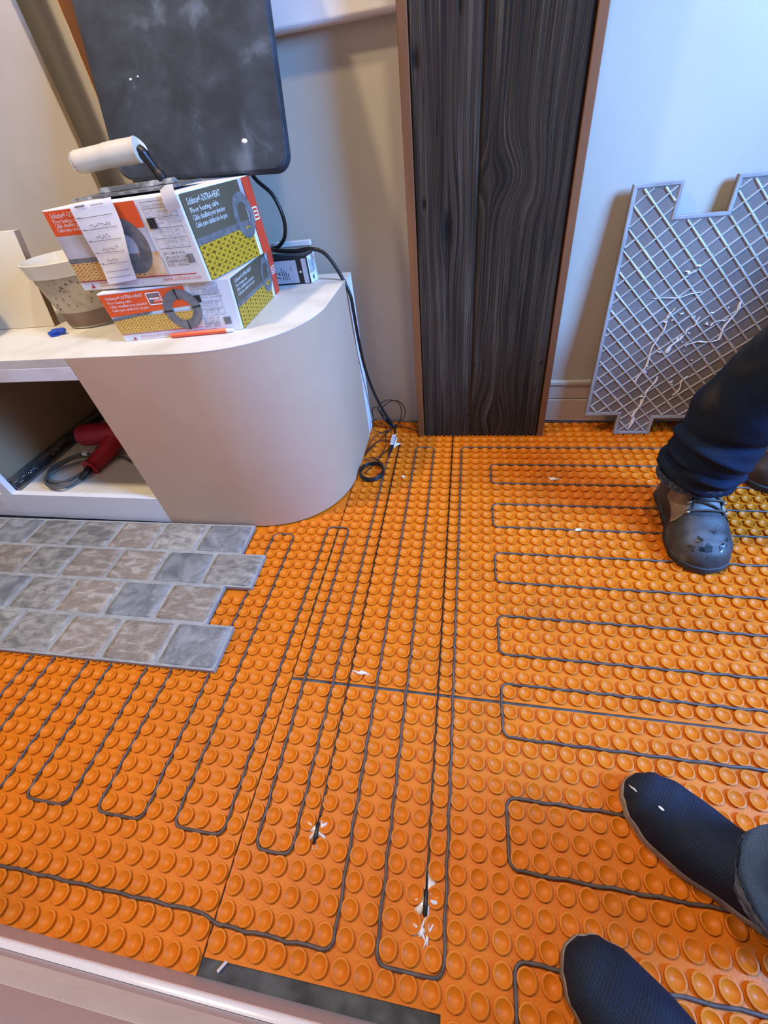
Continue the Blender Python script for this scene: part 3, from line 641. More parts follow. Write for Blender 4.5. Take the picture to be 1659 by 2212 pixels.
# ------------------------------------------------------------------ printed faces
class Face:
    def __init__(s, bl, br, tr, tl):
        s.c = [Vector(p) for p in (bl, br, tr, tl)]; s.n = (s.c[1]-s.c[0]).cross(s.c[3]-s.c[0]).normalized()
        s.W = (s.c[1]-s.c[0]).length; s.H = (s.c[3]-s.c[0]).length
    def p(s, u, v, d=.0004):
        c = s.c; return (c[0]*(1-u)+c[1]*u)*(1-v)+(c[3]*(1-u)+c[2]*u)*v + s.n*d
    def rect(s, m, u0, v0, u1, v1, d):
        i = len(m.v); m.v += [tuple(s.p(a, b_, d)) for a, b_ in ((u0, v0), (u1, v0), (u1, v1), (u0, v1))]; m.f.append((i, i+1, i+2, i+3))
        if m.uv is None: m.uv = []
        m.uv += [(0, 0), (1, 0), (1, 1), (0, 1)]
    def poly(s, m, pts, d):
        i = len(m.v); m.v += [tuple(s.p(a, b_, d)) for a, b_ in pts]; m.f.append(tuple(range(i, i+len(pts))))
        if m.uv is not None: m.uv += [(a, b_) for a, b_ in pts]
    def ring(s, m, u, v, ro, ri, d, seg=36, a0=0, a1=2*PI, sq=1.0):
        i = len(m.v)
        for k in range(seg+1):
            a = a0+(a1-a0)*k/seg
            for r in (ri, ro): m.v.append(tuple(s.p(u+r*math.cos(a)/s.W*sq, v+r*math.sin(a)/s.H, d)))
        m.f += [(i+2*k, i+2*k+1, i+2*k+3, i+2*k+2) for k in range(seg)]
    def text(s, m, txt, u, v, size, d, squeeze=1.0, wmax=None):
        cu = bpy.data.curves.new('t', 'FONT'); cu.body = txt; cu.size = 1.0; cu.resolution_u = 1
        to = bpy.data.objects.new('t', cu); COL.objects.link(to); bpy.context.view_layer.update()
        me = bpy.data.meshes.new_from_object(to.evaluated_get(bpy.context.evaluated_depsgraph_get()))
        bpy.data.objects.remove(to); bpy.data.curves.remove(cu)
        i = len(m.v); k = size/.7
        if wmax and me.vertices:
            wv = max(q.co.x for q in me.vertices)*k; squeeze = min(squeeze, wmax/wv)
        m.v += [tuple(s.p(u+q.co.x*k*squeeze/s.W, v+q.co.y*k/s.H, d)) for q in me.vertices]
        m.f += [tuple(i+j for j in p_.vertices) for p_ in me.polygons]; bpy.data.meshes.remove(me)
def heat_box(name, label, bot, top, upper):
    t = thing(name, label, 'box', tuple(Vector(bot[0])), group='heating cable boxes')
    body = put('carton', MB().hexa(bot+top), M_card, t, bevel=.002)
    fr = Face(bot[0], bot[1], top[1], top[0]); sd = Face(bot[1], bot[2], top[2], top[1])
    def P_(nm, mtl, fn, par=body):
        m = MB(); fn(m); return put(nm, m, mtl, par)
    D = .0022
    # front face
    if upper:
        P_('orange_band', M_porange, lambda m: (fr.rect(m, .02, .69, .70, .975, D), fr.poly(m, [(.60, .62), (.70, .52), (.70, .69), (.60, .69)], D)) if False else fr.rect(m, .012, .70, .70, .985, D))
        P_('photo_sky', M_pmauve, lambda m: fr.rect(m, .012, .42, .70, .698, D))
        P_('photo_edge', M_pgrey, lambda m: fr.rect(m, .012, .36, .56, .42, D))
        P_('photo_studs', M_studs_tan, lambda m: fr.rect(m, .012, .135, .56, .36, D))
        P_('photo_fade', M_ptan, lambda m: fr.rect(m, .56, .135, .72, .42, D))
        P_('photo_coil', M_pgrey, lambda m: fr.ring(m, .52, .50, .047, .021, D+.0004))
        ty = [(.90, .0085), (.845, .0065), (.795, .0065), (.745, .0065)]
    else:
        P_('orange_band', M_porange, lambda m: fr.poly(m, [(.01, .53), (.66, .60), (.66, .97), (.01, .97)], D))
        P_('photo_edge', M_pgrey, lambda m: fr.poly(m, [(.01, .44), (.34, .53), (.34, .565), (.01, .50)], D+.0002))
        P_('photo_studs', M_studs_low, lambda m: fr.rect(m, .01, .17, .66, .50, D))
        P_('photo_fade', M_ptan, lambda m: fr.rect(m, .66, .20, .70, .50, D))
        P_('photo_coil', M_pgrey, lambda m: fr.ring(m, .59, .53, .040, .021, D+.0006, sq=1.0))
        P_('coil_ties', M_pink, lambda m: [fr.ring(m, .59, .53, .041, .020, D+.0009, seg=3, a0=a-.05, a1=a+.05) for a in (.1, PI/2+.05, PI, 3*PI/2)])
        P_('brand_frame', M_white, lambda m: (fr.rect(m, .36, .68, .47, .70, D+.0005), fr.rect(m, .36, .90, .47, .92, D+.0005), fr.rect(m, .36, .68, .366, .92, D+.0005), fr.rect(m, .464, .68, .47, .92, D+.0005), fr.rect(m, .372, .79, .455, .815, D+.0005)))
        P_('brand_mark', M_pgrey, lambda m: (fr.rect(m, .37, .715, .40, .885, D+.0004), fr.rect(m, .40, .83, .458, .885, D+.0004)))
        P_('brand_name', M_white, lambda m: fr.text(m, 'Schluter', .405, .745, .006, D+.0007, 1, .016))
        ty = [(.86, .0062), (.78, .0052), (.705, .0052), (.63, .0052)]
    tl = ['Schluter\u00ae-DITRA-HEAT', 'Floor heating cable', 'C\u00e2ble chauffant pour plancher', 'Cable para calefacci\u00f3n de piso']
    P_('white_lettering', M_white, lambda m: [fr.text(m, s_, .05, v_, z_, D+.0004, .9, .095) for s_, (v_, z_) in zip(tl, ty)])
    lv = .125 if upper else .155
    P_('red_line', M_pred, lambda m: fr.rect(m, .012, lv-.008, .93 if upper else .70, lv+.004, D+.0003))
    P_('web_lettering', M_rtext, lambda m: fr.text(m, 'www.schluter.com', .66 if upper else .48, .055, .0075, D+.0003, 1.1))
    P_('small_lettering', M_rtext, lambda m: [fr.text(m, 'Read instructions before installing this product', .16, .08-.035*q, .0034, D+.0003) for q in range(2)])
    P_('triangle_mark', M_pred, lambda m: fr.poly(m, [(.085, .03), (.115, .03), (.10, .095)], D+.0003))
    # spec table
    x0, x1, y1, y0 = (.735, .965, .955, .44) if upper else (.705, .905, .965, .36)
    rows = [y1, y1-.10*(y1-y0)*1.4, y1-.33*(y1-y0), y1-.55*(y1-y0), y1-.78*(y1-y0), y0]
    def table(m):
        for r in rows: fr.rect(m, x0, r-.003, x1, r+.003, D)
        for c in (x0, x1-.0015): fr.rect(m, c, y0, c+.0022, y1, D)
        for c in (.26, .62): fr.rect(m, x0+(x1-x0)*c, y0, x0+(x1-x0)*c+.0018, rows[2], D)
        fr.rect(m, x0+(x1-x0)*.26, rows[2], x0+(x1-x0)*.26+.0018, rows[1], D)
    P_('spec_table', M_pencil, table)
    P_('black_square', M_pink, lambda m: fr.rect(m, x0, rows[3]+.003, x0+(x1-x0)*.25, rows[2], D+.0003))
    def cells(m):
        fr.text(m, 'Schluter DITRA-HEAT', x0+.01, rows[0]-.055, .0042, D, 1, .05)
        for q, s_ in enumerate(('CABLE LENGTH', 'APPROXIMATE AREA', 'HEATED SURFACE')): fr.text(m, s_, x0+(x1-x0)*.36, rows[1]-.05-q*.042, .0036, D, 1, .036)
        for q in range(3):
            fr.text(m, 'specs', x0+.008, rows[1]-.05-q*.042, .0034, D, 1, .014)
            fr.text(m, ('3 stud', '2-3 stud', '2 stud')[q], x0+(x1-x0)*(.30, .66, .86)[q]*1.0, rows[2]-.07, .0036, D, 1, .013)
            fr.text(m, (('86.1', '71.1', '58.9'), ('26.7', '21.3', '16.0'))[0 if upper else 1][q], x0+(x1-x0)*(.30, .46, .72)[q], rows[3]-.05, .0042, D)
            fr.text(m, ('7.6', '6.6', '5.5')[q], x0+(x1-x0)*(.30, .46, .72)[q], rows[3]-.10, .0040, D)
            fr.text(m, (('262.5', '216.5', '179.5'), ('81.3', '64.9', '48.7'))[0 if upper else 1][q], x0+(x1-x0)*(.30, .46, .72)[q], rows[4]-.05, .0042, D)
            fr.text(m, ('ft2', 'ft2', 'ft2')[q], x0+(x1-x0)*(.30, .46, .72)[q], rows[4]-.10, .0038, D)
    P_('table_lettering', M_pencil, cells)
    ls = ['240 V  1080 W  4.5 A', '208 V  810 W  3.9 A', 'DHEHK24085', 'BL.NO:  0000054-C'] if upper else ['240 V  270 W  1.1 A', '208 V  203 W  1.0 A', 'DHEHK24021', 'BL.NO:   00027-D']
    ly = (.365, .315, .27, .225) if upper else (.285, .23, .18, .13)
    P_('rating_lettering', M_pink, lambda m: [fr.text(m, s_, x0+.012 if upper else x0+.01, v_, .0056 if upper else .0048, D, 1.0, .048 if upper else .036) for s_, v_ in zip(ls, ly)])
    def bars(m):
        rb_ = random.Random(9); x = 0; bx0 = .905 if upper else .875; 
        while x < .050 if upper else x < .055:
            wv = rb_.choice((.0012, .002, .003)); fr.rect(m, bx0+x, .25 if upper else .15, bx0+x+wv, .36 if upper else .30, D); x += wv+rb_.choice((.0012, .002))
    P_('barcode', M_pink, bars)
    # side face
    P_('olive_panel', M_polive, lambda m: sd.rect(m, .02, .50, .80, .985, D))
    P_('side_sky', M_pmauve, lambda m: sd.rect(m, .55 if upper else .6, .44, .855, .985, D-.0002))
    P_('side_edge', M_pgrey, lambda m: sd.rect(m, .02, .42, .80, .50, D))
    P_('side_studs', M_studs_yel, lambda m: sd.rect(m, .02, .01, .80, .42, D))
    P_('side_fade', M_card, lambda m: sd.rect(m, .80, .01, .855, .44, D))
    P_('side_red_band', M_pred2, lambda m: sd.rect(m, .865, .005, .995, .99, D))
    P_('side_coil', M_pgrey, lambda m: sd.ring(m, .74, .56, .042 if upper else .038, .024, D+.0006, sq=.9))
    P_('side_brand_frame', M_white, lambda m: (sd.rect(m, .885, .45, .975, .47, D+.0004), sd.rect(m, .885, .60, .975, .62, D+.0004), sd.rect(m, .885, .45, .895, .62, D+.0004), sd.rect(m, .965, .45, .975, .62, D+.0004), sd.rect(m, .905, .50, .955, .52, D+.0004), sd.rect(m, .905, .55, .955, .57, D+.0004)))
    P_('side_lettering', M_white, lambda m: [sd.text(m, s_, .07, v_, z_, D+.0004, 1.0, .108) for s_, v_, z_ in zip(tl, (.86, .77, .69, .61), (.0105, .0085, .0085, .0085) if upper else (.007, .006, .006, .006))])
    return t, fr, sd
bL = [(-.734, -.228, T), (-.4585, -.190, T), (-.471, .088, T), (-.748, .052, T)]
tL = [(-.744, -.2294, T+.1015), (-.4535, -.1893, T+.1035), (-.466, .0887, T+.1035), (-.758, .0507, T+.1015)]
heat_box('cable_box', 'lower orange and white heating cable carton lying flat on the cabinet top', bL, tL, False)
zU = T+.1045
bU = [(-.786, -.2095, zU), (-.4815, -.2125, zU), (-.445, .0355, zU), (-.752, .040, zU)]
tU = [(-.7825, -.2095, zU+.1420), (-.4885, -.2125, zU+.1440), (-.4520, .0355, zU+.1440), (-.7485, .040, zU+.1420)]
bxU, frU, sdU = heat_box('cable_box', 'upper taller heating cable carton under the paper note and trowel', bU, tU, True)
# loose flap at the front right top corner of the upper box
m = MB(); m.grid(lambda u, v: (-.515+.030*u, -.2145-.004*math.sin(v*PI)-.002*u, zU+.118+.036*v+.006*u-.006*abs(u-.5)*v), 6, 6)
put('torn_flap', m, M_card, bxU, smooth=True)
# paper note
note = thing('paper_note', 'crumpled white order note hanging over the upper carton front', 'paper', (-.66, -.214, zU+.05))
def NP(u, v):   # u across, v from top (0) to bottom (1)
    tl_, tr_, bl_, br_ = (-.7095, .147), (-.6165, .150), (-.7075, .012), (-.640, .016)
    x = (tl_[0]*(1-u)+tr_[0]*u)*(1-v)+(bl_[0]*(1-u)+br_[0]*u)*v + .013*u*math.sin(v*PI)*(1)-.006*(1-u)*0
    z = (tl_[1]*(1-u)+tr_[1]*u)*(1-v)+(bl_[1]*(1-u)+br_[1]*u)*v
    y = -.2155 - .004 - .012*u*math.sin(v*PI*.9)**2 - .004*math.sin(v*7+u*3)*v
    if v < .02: y += .003
    return (x, y, zU+z)
put('sheet', MB().grid(NP, 12, 24), M_paper, note, smooth=True)
ink = MB(); rk = random.Random(12)
def stroke(pts, wd):
    for (u0, v0), (u1, v1) in zip(pts, pts[1:]):
        d = Vector((u1-u0, v1-v0)); l = d.length or 1; nx, ny = -d.y/l*wd, d.x/l*wd
        q = [NP(min(.99, max(.01, u)), v) for u, v in ((u0-nx, v0-ny), (u1-nx, v1-ny), (u1+nx, v1+ny), (u0+nx, v0+ny))]
        ink.quad(*[(a, b_-.0012, c) for a, b_, c in q])
for k, vv in enumerate((.17, .31, .45, .60, .74, .84, .92)):
    stroke([(.10+q*.1, vv) for q in range(9)], .0028)
    if k < 5:
        stroke([(.04+q*.02, vv-.012*(q % 2)) for q in range(6)], .004)
        if k: stroke([(.28+q*.028, vv-.02-rk.uniform(0, .05)) for q in range(18 if k % 2 else 14)], .0035)
stroke([(.13+q*.016, .05-.020*(q % 2)) for q in range(16)], .007); stroke([(.50+q*.02, .052-.01*(q % 2)) for q in range(16)], .003)
put('handwriting', ink, M_pencil, note)

# ------------------------------------------------------------------ trowel on the box
zB = zU+.1465
tr = thing('float_trowel', 'trowel with cream handle and dusty grey blade lying on the upper carton', 'trowel', (-.64, -.10, zB))
m = MB(); m.hexa([(-.747, -.165, zB), (-.532, -.150, zB+.001), (-.524, -.035, zB+.001), (-.740, -.050, zB), (-.747, -.165, zB+.004), (-.532, -.150, zB+.0055), (-.524, -.035, zB+.0055), (-.740, -.050, zB+.004)])
put('blade', m, M_blade, tr, bevel=.001)
m = MB(); m.hexa([(-.72, -.112, zB+.0045), (-.55, -.100, zB+.0060), (-.55, -.080, zB+.006), (-.72, -.092, zB+.0045), (-.715, -.108, zB+.013), (-.555, -.097, zB+.0145), (-.555, -.084, zB+.0145), (-.715, -.096, zB+.013)])
put('spine', m, M_blade, tr, bevel=.001)
put('shank', MB().tube(spline([(-.578, -.090, zB+.012), (-.588, -.090, zB+.030), (-.598, -.092, zB+.052), (-.606, -.093, zB+.060)], 5), [.011]*4+[.0085]*6+[.011]*6, 12), M_black, tr, smooth=True)
hp = spline([(-.606, -.093, zB+.061), (-.61, -.0935, zB+.061), (-.65, -.096, zB+.060), (-.70, -.099, zB+.0575), (-.738, -.101, zB+.0555), (-.742, -.1013, zB+.0553)], 5)
put('handle', MB().tube(hp, [.017]*2+[.0205]*3+[.0195]*8+[.0185]*8+[.0175]*3+[.014]*2, 18), M_handle, tr, smooth=True, angle=60)

# ------------------------------------------------------------------ dark dusty pad leaning behind
pd = thing('kneeling_pad', 'dusty black rounded pad leaning on the wall above the cartons', 'pad', (-.56, .04, zB))
pw, ph, rr = .407, .70, .035
def rrect(w_, h_, r):
    o = []
    for cx, cz, a0 in ((w_-r, r, -PI/2), (w_-r, h_-r, 0), (r, h_-r, PI/2), (r, r, PI)):
        for k in range(9): a = a0+PI/2*k/8; o.append((cx+r*math.cos(a), cz+r*math.sin(a)))
    return o
rim0 = rrect(pw, ph, rr); n = len(rim0)
ang = math.atan(.36); 
def PP(a, b_, d): # d thickness towards room
    return (-.757+a-.030*b_-.012*0, .045+b_*math.sin(ang)-d*math.cos(ang), zB-.004+b_*math.cos(ang)+d*math.sin(ang)-.018*a/pw*1.0+.012)
m = MB()
rings = [(0, 0.002), (0.002, 0), (.022, 0), (.026, .003), (.0265, .006)]
for d, ins in rings:
    for a, b_ in rim0:
        ca, cb = pw/2, ph/2; m.v.append(PP(ca+(a-ca)*(1-ins/ca), cb+(b_-cb)*(1-ins/cb), d))
for q in range(len(rings)-1): m.f += [(q*n+k, q*n+(k+1) % n, (q+1)*n+(k+1) % n, (q+1)*n+k) for k in range(n)]
m.f += [tuple(range(n-1, -1, -1)), tuple(range((len(rings)-1)*n, len(rings)*n))]
put('pad_body', m, M_pad, pd, smooth=True, angle=35)
for k, (a, b_, r, sd) in enumerate([(.318, .052, .010, 3), (.09, .165, .005, 6), (.108, .168, .004, 8)]):
    mm = blob(0, 0, 0, r*1.3, 0, .001, sd, seg=20, sx=1.3, sy=.8); mm.v = [PP(a+x, b_+y, .0268+z) for x, y, z in mm.v]
    put('plaster_spot', mm, M_white if k == 0 else M_glue, pd, smooth=True)

# ------------------------------------------------------------------ other things on the cabinet
pn = thing('marking_crayon', 'thin orange crayon stick in front of the lower carton', 'crayon', (-.55, -.215, T))
put('stick', MB().tube([(-.619, -.2195, T+.0056), (-.618, -.2194, T+.0056), (-.49, -.2045, T+.0056)], [.0035, .0052, .0052], 6), M_pen, pn)
put('tip', MB().tube([(-.49, -.2045, T+.0056), (-.474, -.2027, T+.0045)], [.0045, .0030], 6), M_card, pn)
bl_ = thing('wire_connector', 'small blue plastic wire connector lying on the cabinet top', 'connector', (-.975, -.160, T))
put('body', MB().tube(spline([(-.995, -.168, T+.005), (-.99, -.166, T+.006), (-.975, -.160, T+.008), (-.960, -.155, T+.008), (-.955, -.153, T+.006)], 4), [.001]*2+[.005]*4+[.0075]*8+[.006, .004, .003], 8), M_blue, bl_)
put('wing', MB().hexa([(-.985, -.176, T+.001), (-.968, -.170, T+.001), (-.966, -.150, T+.001), (-.982, -.152, T+.001), (-.985, -.176, T+.003), (-.968, -.170, T+.003), (-.966, -.150, T+.006), (-.982, -.152, T+.004)]), M_blue, bl_)
tb = thing('mixing_tub', 'translucent plastic tub with dried mortar beside the cartons', 'tub', (-.93, -.055, T))
H = .148
tc = (-.93, -.055, T)
put('side_wall', MB().lathe([(.068, .0), (.073, .004), (.0795, .04), (.093, .117), (.0915, .117), (.078, .042), (.070, .006)], tc, 40, True), M_tub, tb, smooth=True, angle=50)
put('residue', MB().lathe([(.0800, .040), (.0935, .116), (.0933, .1165)], tc, 40), M_tubdirt, tb, smooth=True)
put('mortar', MB().lathe([(.0742, .006), (.0800, .0395), (.0795, .0405)], tc, 40), M_tubfill, tb, smooth=True)
put('rim', MB().lathe([(.0930, .1172), (.0985, .119), (.102, .140), (.1035, H), (.1005, H+.001), (.098, .142), (.0925, .122)], tc, 40), mat('tub_rim', (.78, .77, .74), rough=.25), tb, smooth=True, angle=60)
m = MB(); rs = random.Random(4)
for k in range(70):
    a = rs.uniform(PI*.9, PI*1.95); z = rs.uniform(.045, .113); r = .0802+(z-.04)*.1735
    s_ = rs.uniform(.0012, .0024); ux, uy = math.cos(a), math.sin(a); c = Vector((tc[0]+ux*r, tc[1]+uy*r, T+z)); tx = Vector((-uy, ux, 0))
    m.quad(c-tx*s_-Vector((0, 0, s_*1.6)), c+tx*s_-Vector((0, 0, s_*1.6)), c+tx*s_+Vector((0, 0, s_*1.6)), c-tx*s_+Vector((0, 0, s_*1.6)))
put('mortar_specks', m, mat('speck_dark', (.16, .13, .09), rough=.7), tb)
po = thing('plywood_offcut', 'pale plywood offcut leaning behind the plastic tub', 'wood board', (-1.15, -.06, T))
m = MB(); y0, tk, hh, dy = -.094, .018, .205, .045
m.hexa([(-1.36, y0-.004, T+.001), (-1.043, y0, T+.001), (-1.043, y0+tk, T+.001), (-1.36, y0+tk-.004, T+.001), (-1.36, y0+dy, T+hh), (-1.043, y0+dy+.003, T+hh), (-1.043, y0+dy+tk+.003, T+hh), (-1.36, y0+dy+tk, T+hh)])
put('face_veneer', m, M_ply, po)
for k in range(3):
    q = k*tk/3; mm = MB(); mm.hexa([(-1.0432, y0+q+.0004, T+.001), (-1.0424, y0+q+.0004, T+.001), (-1.0424, y0+q+tk/3-.0004, T+.001), (-1.0432, y0+q+tk/3-.0004, T+.001)] + [(-1.0432, y0+dy+.003+q+.0004, T+hh), (-1.0424, y0+dy+.003+q+.0004, T+hh), (-1.0424, y0+dy+.003+q+tk/3-.0004, T+hh), (-1.0432, y0+dy+.003+q+tk/3-.0004, T+hh)])
    put('ply_layer', mm, M_plyedge, po)
put('back_cleat', MB().box(-1.036, -1.020, -.055, -.005, T+.001, T+.05), M_plyedge, tag(thing('wood_cleat', 'short dark wood cleat between plywood offcut and tub', 'wood block', (-1.03, -.03, T)), 'short dark wood cleat between plywood offcut and tub', 'wood block'))
bk = thing('black_bucket', 'black bucket at the left photo edge on the cabinet top', 'bucket', (-1.262, -.19, T))
put('shell', MB().lathe([(.074, 0), (.080, .006), (.092, .16), (.096, .165), (.096, .18), (.090, .18), (.086, .16), (.072, .012)], (-1.265, -.193, T), 40, True), M_black, bk, smooth=True, angle=50)
put('bail', MB().tube([(-1.265+.097*math.cos(a), -.193-.02*math.sin(a)*4, T+.165-.07*math.sin(a)) for a in [k*PI/16 for k in range(17)]], .003, 6), M_steel, bk, smooth=True)
# thermostat carton
th = thing('thermostat_box', 'small black and white thermostat carton behind the lower box', 'box', (-.45, .15, T))
bT = [(-.520, .133, T), (-.394, .1375, T), (-.383, .174, T), (-.512, .172, T)]; tT = [(-.520, .133, T+.066), (-.394, .1375, T+.066), (-.383, .174, T+.070), (-.512, .172, T+.070)]
bd = put('carton', MB().hexa(bT+tT), M_tblack, th, bevel=.0015)
ft, st = Face(bT[0], bT[1], tT[1], tT[0]), Face(bT[1], bT[2], tT[2], tT[1])
def PT(nm, mtl, fn): m = MB(); fn(m); return put(nm, m, mtl, bd)
PT('front_screen', M_tgrey, lambda m: ft.rect(m, .10, .07, .76, .90, .0018))
PT('front_side_band', M_tgrey, lambda m: ft.rect(m, .875, .04, .985, .93, .0018))
def rot_text(m):
    mm = MB(); ft.text(mm, '72', 0, 0, .014, .0022)
    c = ft.p(0, 0, .0022); ex = (ft.c[1]-ft.c[0]).normalized(); ez = (ft.c[3]-ft.c[0]).normalized(); o0 = ft.p(.36, .22, .0022)
    for q in mm.v:
        d = Vector(q)-c; m.v.append(tuple(o0 - ex*d.dot(ez) + ez*d.dot(ex)))
    m.f += mm.f
    for k in range(4): ft.rect(m, .40+.045*k, .2, .412+.045*k, .65-.07*k, .0022)
    ft.rect(m, .62, .55, .63, .68, .0022)
PT('screen_lettering', M_pink, rot_text)
PT('diamond_mark', M_white, lambda m: ft.poly(m, [(.80, .46), (.825, .41), (.85, .46), (.825, .52)], .0022))
PT('side_label', mat('label_bluewhite', (.74, .78, .84), rough=.4), lambda m: st.rect(m, .02, .02, .98, .98, .0018))
PT('side_lettering', M_pencil, lambda m: [st.rect(m, .15+.13*k, .35, .21+.13*k, .88-.05*(k % 3), .0022) for k in range(5)] + [st.rect(m, .30, .12, .55, .26, .0022), st.rect(m, .52, .04, .55, .96, .0022)])
ws = thing('wood_strip', 'thin white-edged wood strip standing behind the thermostat carton', 'wood strip', (-.5, .205, T))
put('strip', MB().box(-.64, -.396, .200, .207, T+.0005, T+.078), M_cardin, ws)
put('white_edge', MB().box(-.64, -.396, .198, .2135, T+.0785, T+.090), M_trim, ws, bevel=.001)
# tall panel and lath behind
tp_ = thing('tall_panel', 'tall pale panel standing on the cabinet at the left edge', 'panel', (-1.3, .21, T))
put('sheet', MB().box(-1.95, -.962, .2005, .216, T+.0005, 1.75), M_panel, tp_, bevel=.001)
put('edge_strip', MB().box(-.9615, -.9595, .2008, .2155, T+.0005, 1.75), M_cardin, tp_)
lh = thing('wood_lath', 'narrow brown wood lath upright behind the black pad', 'wood lath', (-.85, .235, T))
put('lath', MB().box(-.868, -.826, .226, .248, T+.0005, 1.7), M_brown, lh, bevel=.001)
put('light_edge', MB().box(-.8715, -.8685, .228, .247, T+.0005, 1.7), M_ptan, lh)

# ------------------------------------------------------------------ black cable and thin wires
bc = thing('power_cable', 'black cable arching from behind the pad over the thermostat carton to the floor', 'cable', (-.3, .2, 0))
pts = [(-.53, .20, .80), (-.495, .17, .754), (-.457, .165, .718), (-.442, .165, .669), (-.452, .172, .629), (-.478, .178, .606), (-.500, .180, .601), (-.48, .165, .5985), (-.423, .152, .5965), (-.380, .150, .599), (-.346, .152, .586), (-.318, .15, .548), (-.290, .14, .490), (-.286, .14, .44), (-.286, .150, .36), (-.284, .172, .255), (-.270, .195, .155), (-.246, .205, .078), (-.222, .205, .030), (-.212, .200, .016)]
put('sheath', MB().tube(spline(pts, 8), .0048, 10), M_black, bc, smooth=True)
wt = thing('wire_tangle', 'tangle of thin black wires on the floor beside the cabinet end', 'wires', (-.24, .12, 0))
loops = [[(-.255, .215, .06), (-.271, .225, .078), (-.246, .235, .102), (-.219, .238, .104), (-.194, .235, .092), (-.187, .23, .061), (-.195, .225, .028), (-.21, .21, .014)],
         [(-.25, .22, .05), (-.261, .235, .067), (-.232, .245, .094), (-.197, .247, .094), (-.177, .245, .066), (-.179, .240, .036), (-.198, .22, .018)],
         [(-.262, .215, .07), (-.272, .22, .084), (-.286, .22, .085), (-.292, .22, .067), (-.288, .22, .041), (-.27, .215, .025), (-.24, .21, .016)],
         [(-.27, .2, .05), (-.286, .195, .043), (-.289, .185, .024), (-.276, .18, .010), (-.250, .178, .009), (-.222, .19, .010)],
         [(-.224, .20, .012), (-.229, .187, .011), (-.250, .137, .011), (-.275, .092, .011), (-.290, .055, .011), (-.291, .03, .010)],
         [(-.235, .19, .012), (-.255, .169, .012), (-.277, .147, .011), (-.288, .099, .011), (-.290, .059, .010)],
         [(-.236, .185, .013), (-.239, .158, .012), (-.230, .113, .011), (-.231, .069, .010), (-.242, .012, .010), (-.252, -.013, .010), (-.263, -.039, .010), (-.279, -.066, .010), (-.289, -.075, .010)],
         [(-.214, .10, .011), (-.217, .116, .011), (-.236, .125, .011), (-.262, .113, .011), (-.280, .069, .011), (-.290, .043, .010)],
         [(-.212, .083, .010), (-.235, .038, .009), (-.258, .016, .009), (-.275, .009, .009), (-.289, .012, .009), (-.275, .02, .010), (-.259, .022, .010), (-.231, .001, .009), (-.219, -.026, .009), (-.221, -.052, .009), (-.229, -.066, .010)],
         [(-.206, .222, .012), (-.162, .203, .010), (-.124, .186, .009)]]
for L_ in loops: put('thin_wire', MB().tube(spline(L_, 7), .0016, 6), M_black, wt, smooth=True)
m = MB()
for k in range(4): m.tube(spline([(-.262+.006*k, .212-.003*k, .075-.012*k), (-.25, .208, .050), (-.236+.004*k, .205, .030), (-.222, .203+.003*k, .015), (-.205, .21, .012+.002*k)], 5), .0035, 6)
put('wrapped_bundle', m, M_black, wt, smooth=True)
cr = thing('wire_coil', 'small round coil of black wire on the floor beside the cabinet', 'wire', (-.252, -.055, .006))
for k in range(4):
    put('turn', MB().tube([(-.2515+(.0385-.0012*(k % 2))*math.cos(2*PI*q/36), -.056+(.043-.0012*(k % 2))*math.sin(2*PI*q/36), .0090+.0036*k+.0008*math.sin(q*.7+k)) for q in range(36)], .0027, 6, closed=True), M_black, cr, smooth=True)

# ------------------------------------------------------------------ chips on the floor
def chip(name, label, x, y, r, sd, sx, sy, z=.0056, mtl=None):
    tag(put(name, blob(x, y, 4, r, z, z+.0035, sd, seg=24, sx=sx, sy=sy), mtl or M_white, smooth=True), label, 'debris', 'white crumbs on the floor')
chip('plaster_chip', 'ragged white plaster crumb inside the loop nearest the leaning tile', .302, -.069, .017, 3, 1.1, .55)
chip('plaster_chip', 'smooth white plaster crumb beside the work boot', .332, -.276, .014, 8, 1.0, .5)
chip('plaster_chip', 'tiny white crumb between two cables below the wire coil', -.149, -.071, .008, 9, .8, .8)
tag(put('white_sliver', MB().tube([(-.277, -1.148, .001), (-.268, -1.137, .0015)], .0022, 6), M_glue), 'thin white sliver on the dark bare subfloor', 'debris', 'white crumbs on the floor')
chip('glue_smear', 'thin smear of clear glue on two studs in the middle of the floor', -.160, -.712, .02, 31, 1.3, .35, .0048, M_glue)

# ------------------------------------------------------------------ feet and legs
def limb(mb, cps, rad, seg=36, n=10, folds=()):
    c = spline([Vector(p) for p in cps], n); R = []
    N = len(c)
    for k in range(N):
        t = k/(N-1)*(len(rad)-1); i = min(int(t), len(rad)-2); f = t-i; f = f*f*(3-2*f); R.append(rad[i]*(1-f)+rad[i+1]*f)
    i0 = len(mb.v); up = None
    for k in range(N):
        t = (c[min(k+1, N-1)]-c[max(k-1, 0)]).normalized()
        if up is None: up = (Vector((1, 0, 0))-t*t.x).normalized()
        up = (up-t*up.dot(t)).normalized(); sd = t.cross(up)
        for j in range(seg):
            a = 2*PI*j/seg; r = R[k]; s = k/(N-1)
            for (s0, wd, amp, tilt, ph) in folds:
                e = math.exp(-((s-s0-tilt*math.cos(a-ph))/wd)**2); r += amp*e*(.6+.4*math.cos(a-ph))
            r += .003*noise.noise(Vector((math.cos(a)*2.2, math.sin(a)*2.2, s*9)))
            mb.v.append(tuple(c[k]+(up*math.cos(a)+sd*math.sin(a))*r))
    for k in range(N-1):
        for j in range(seg):
            j2 = (j+1) % seg; mb.f.append((i0+k*seg+j, i0+k*seg+j2, i0+(k+1)*seg+j2, i0+(k+1)*seg+j))
    return c, R, i0
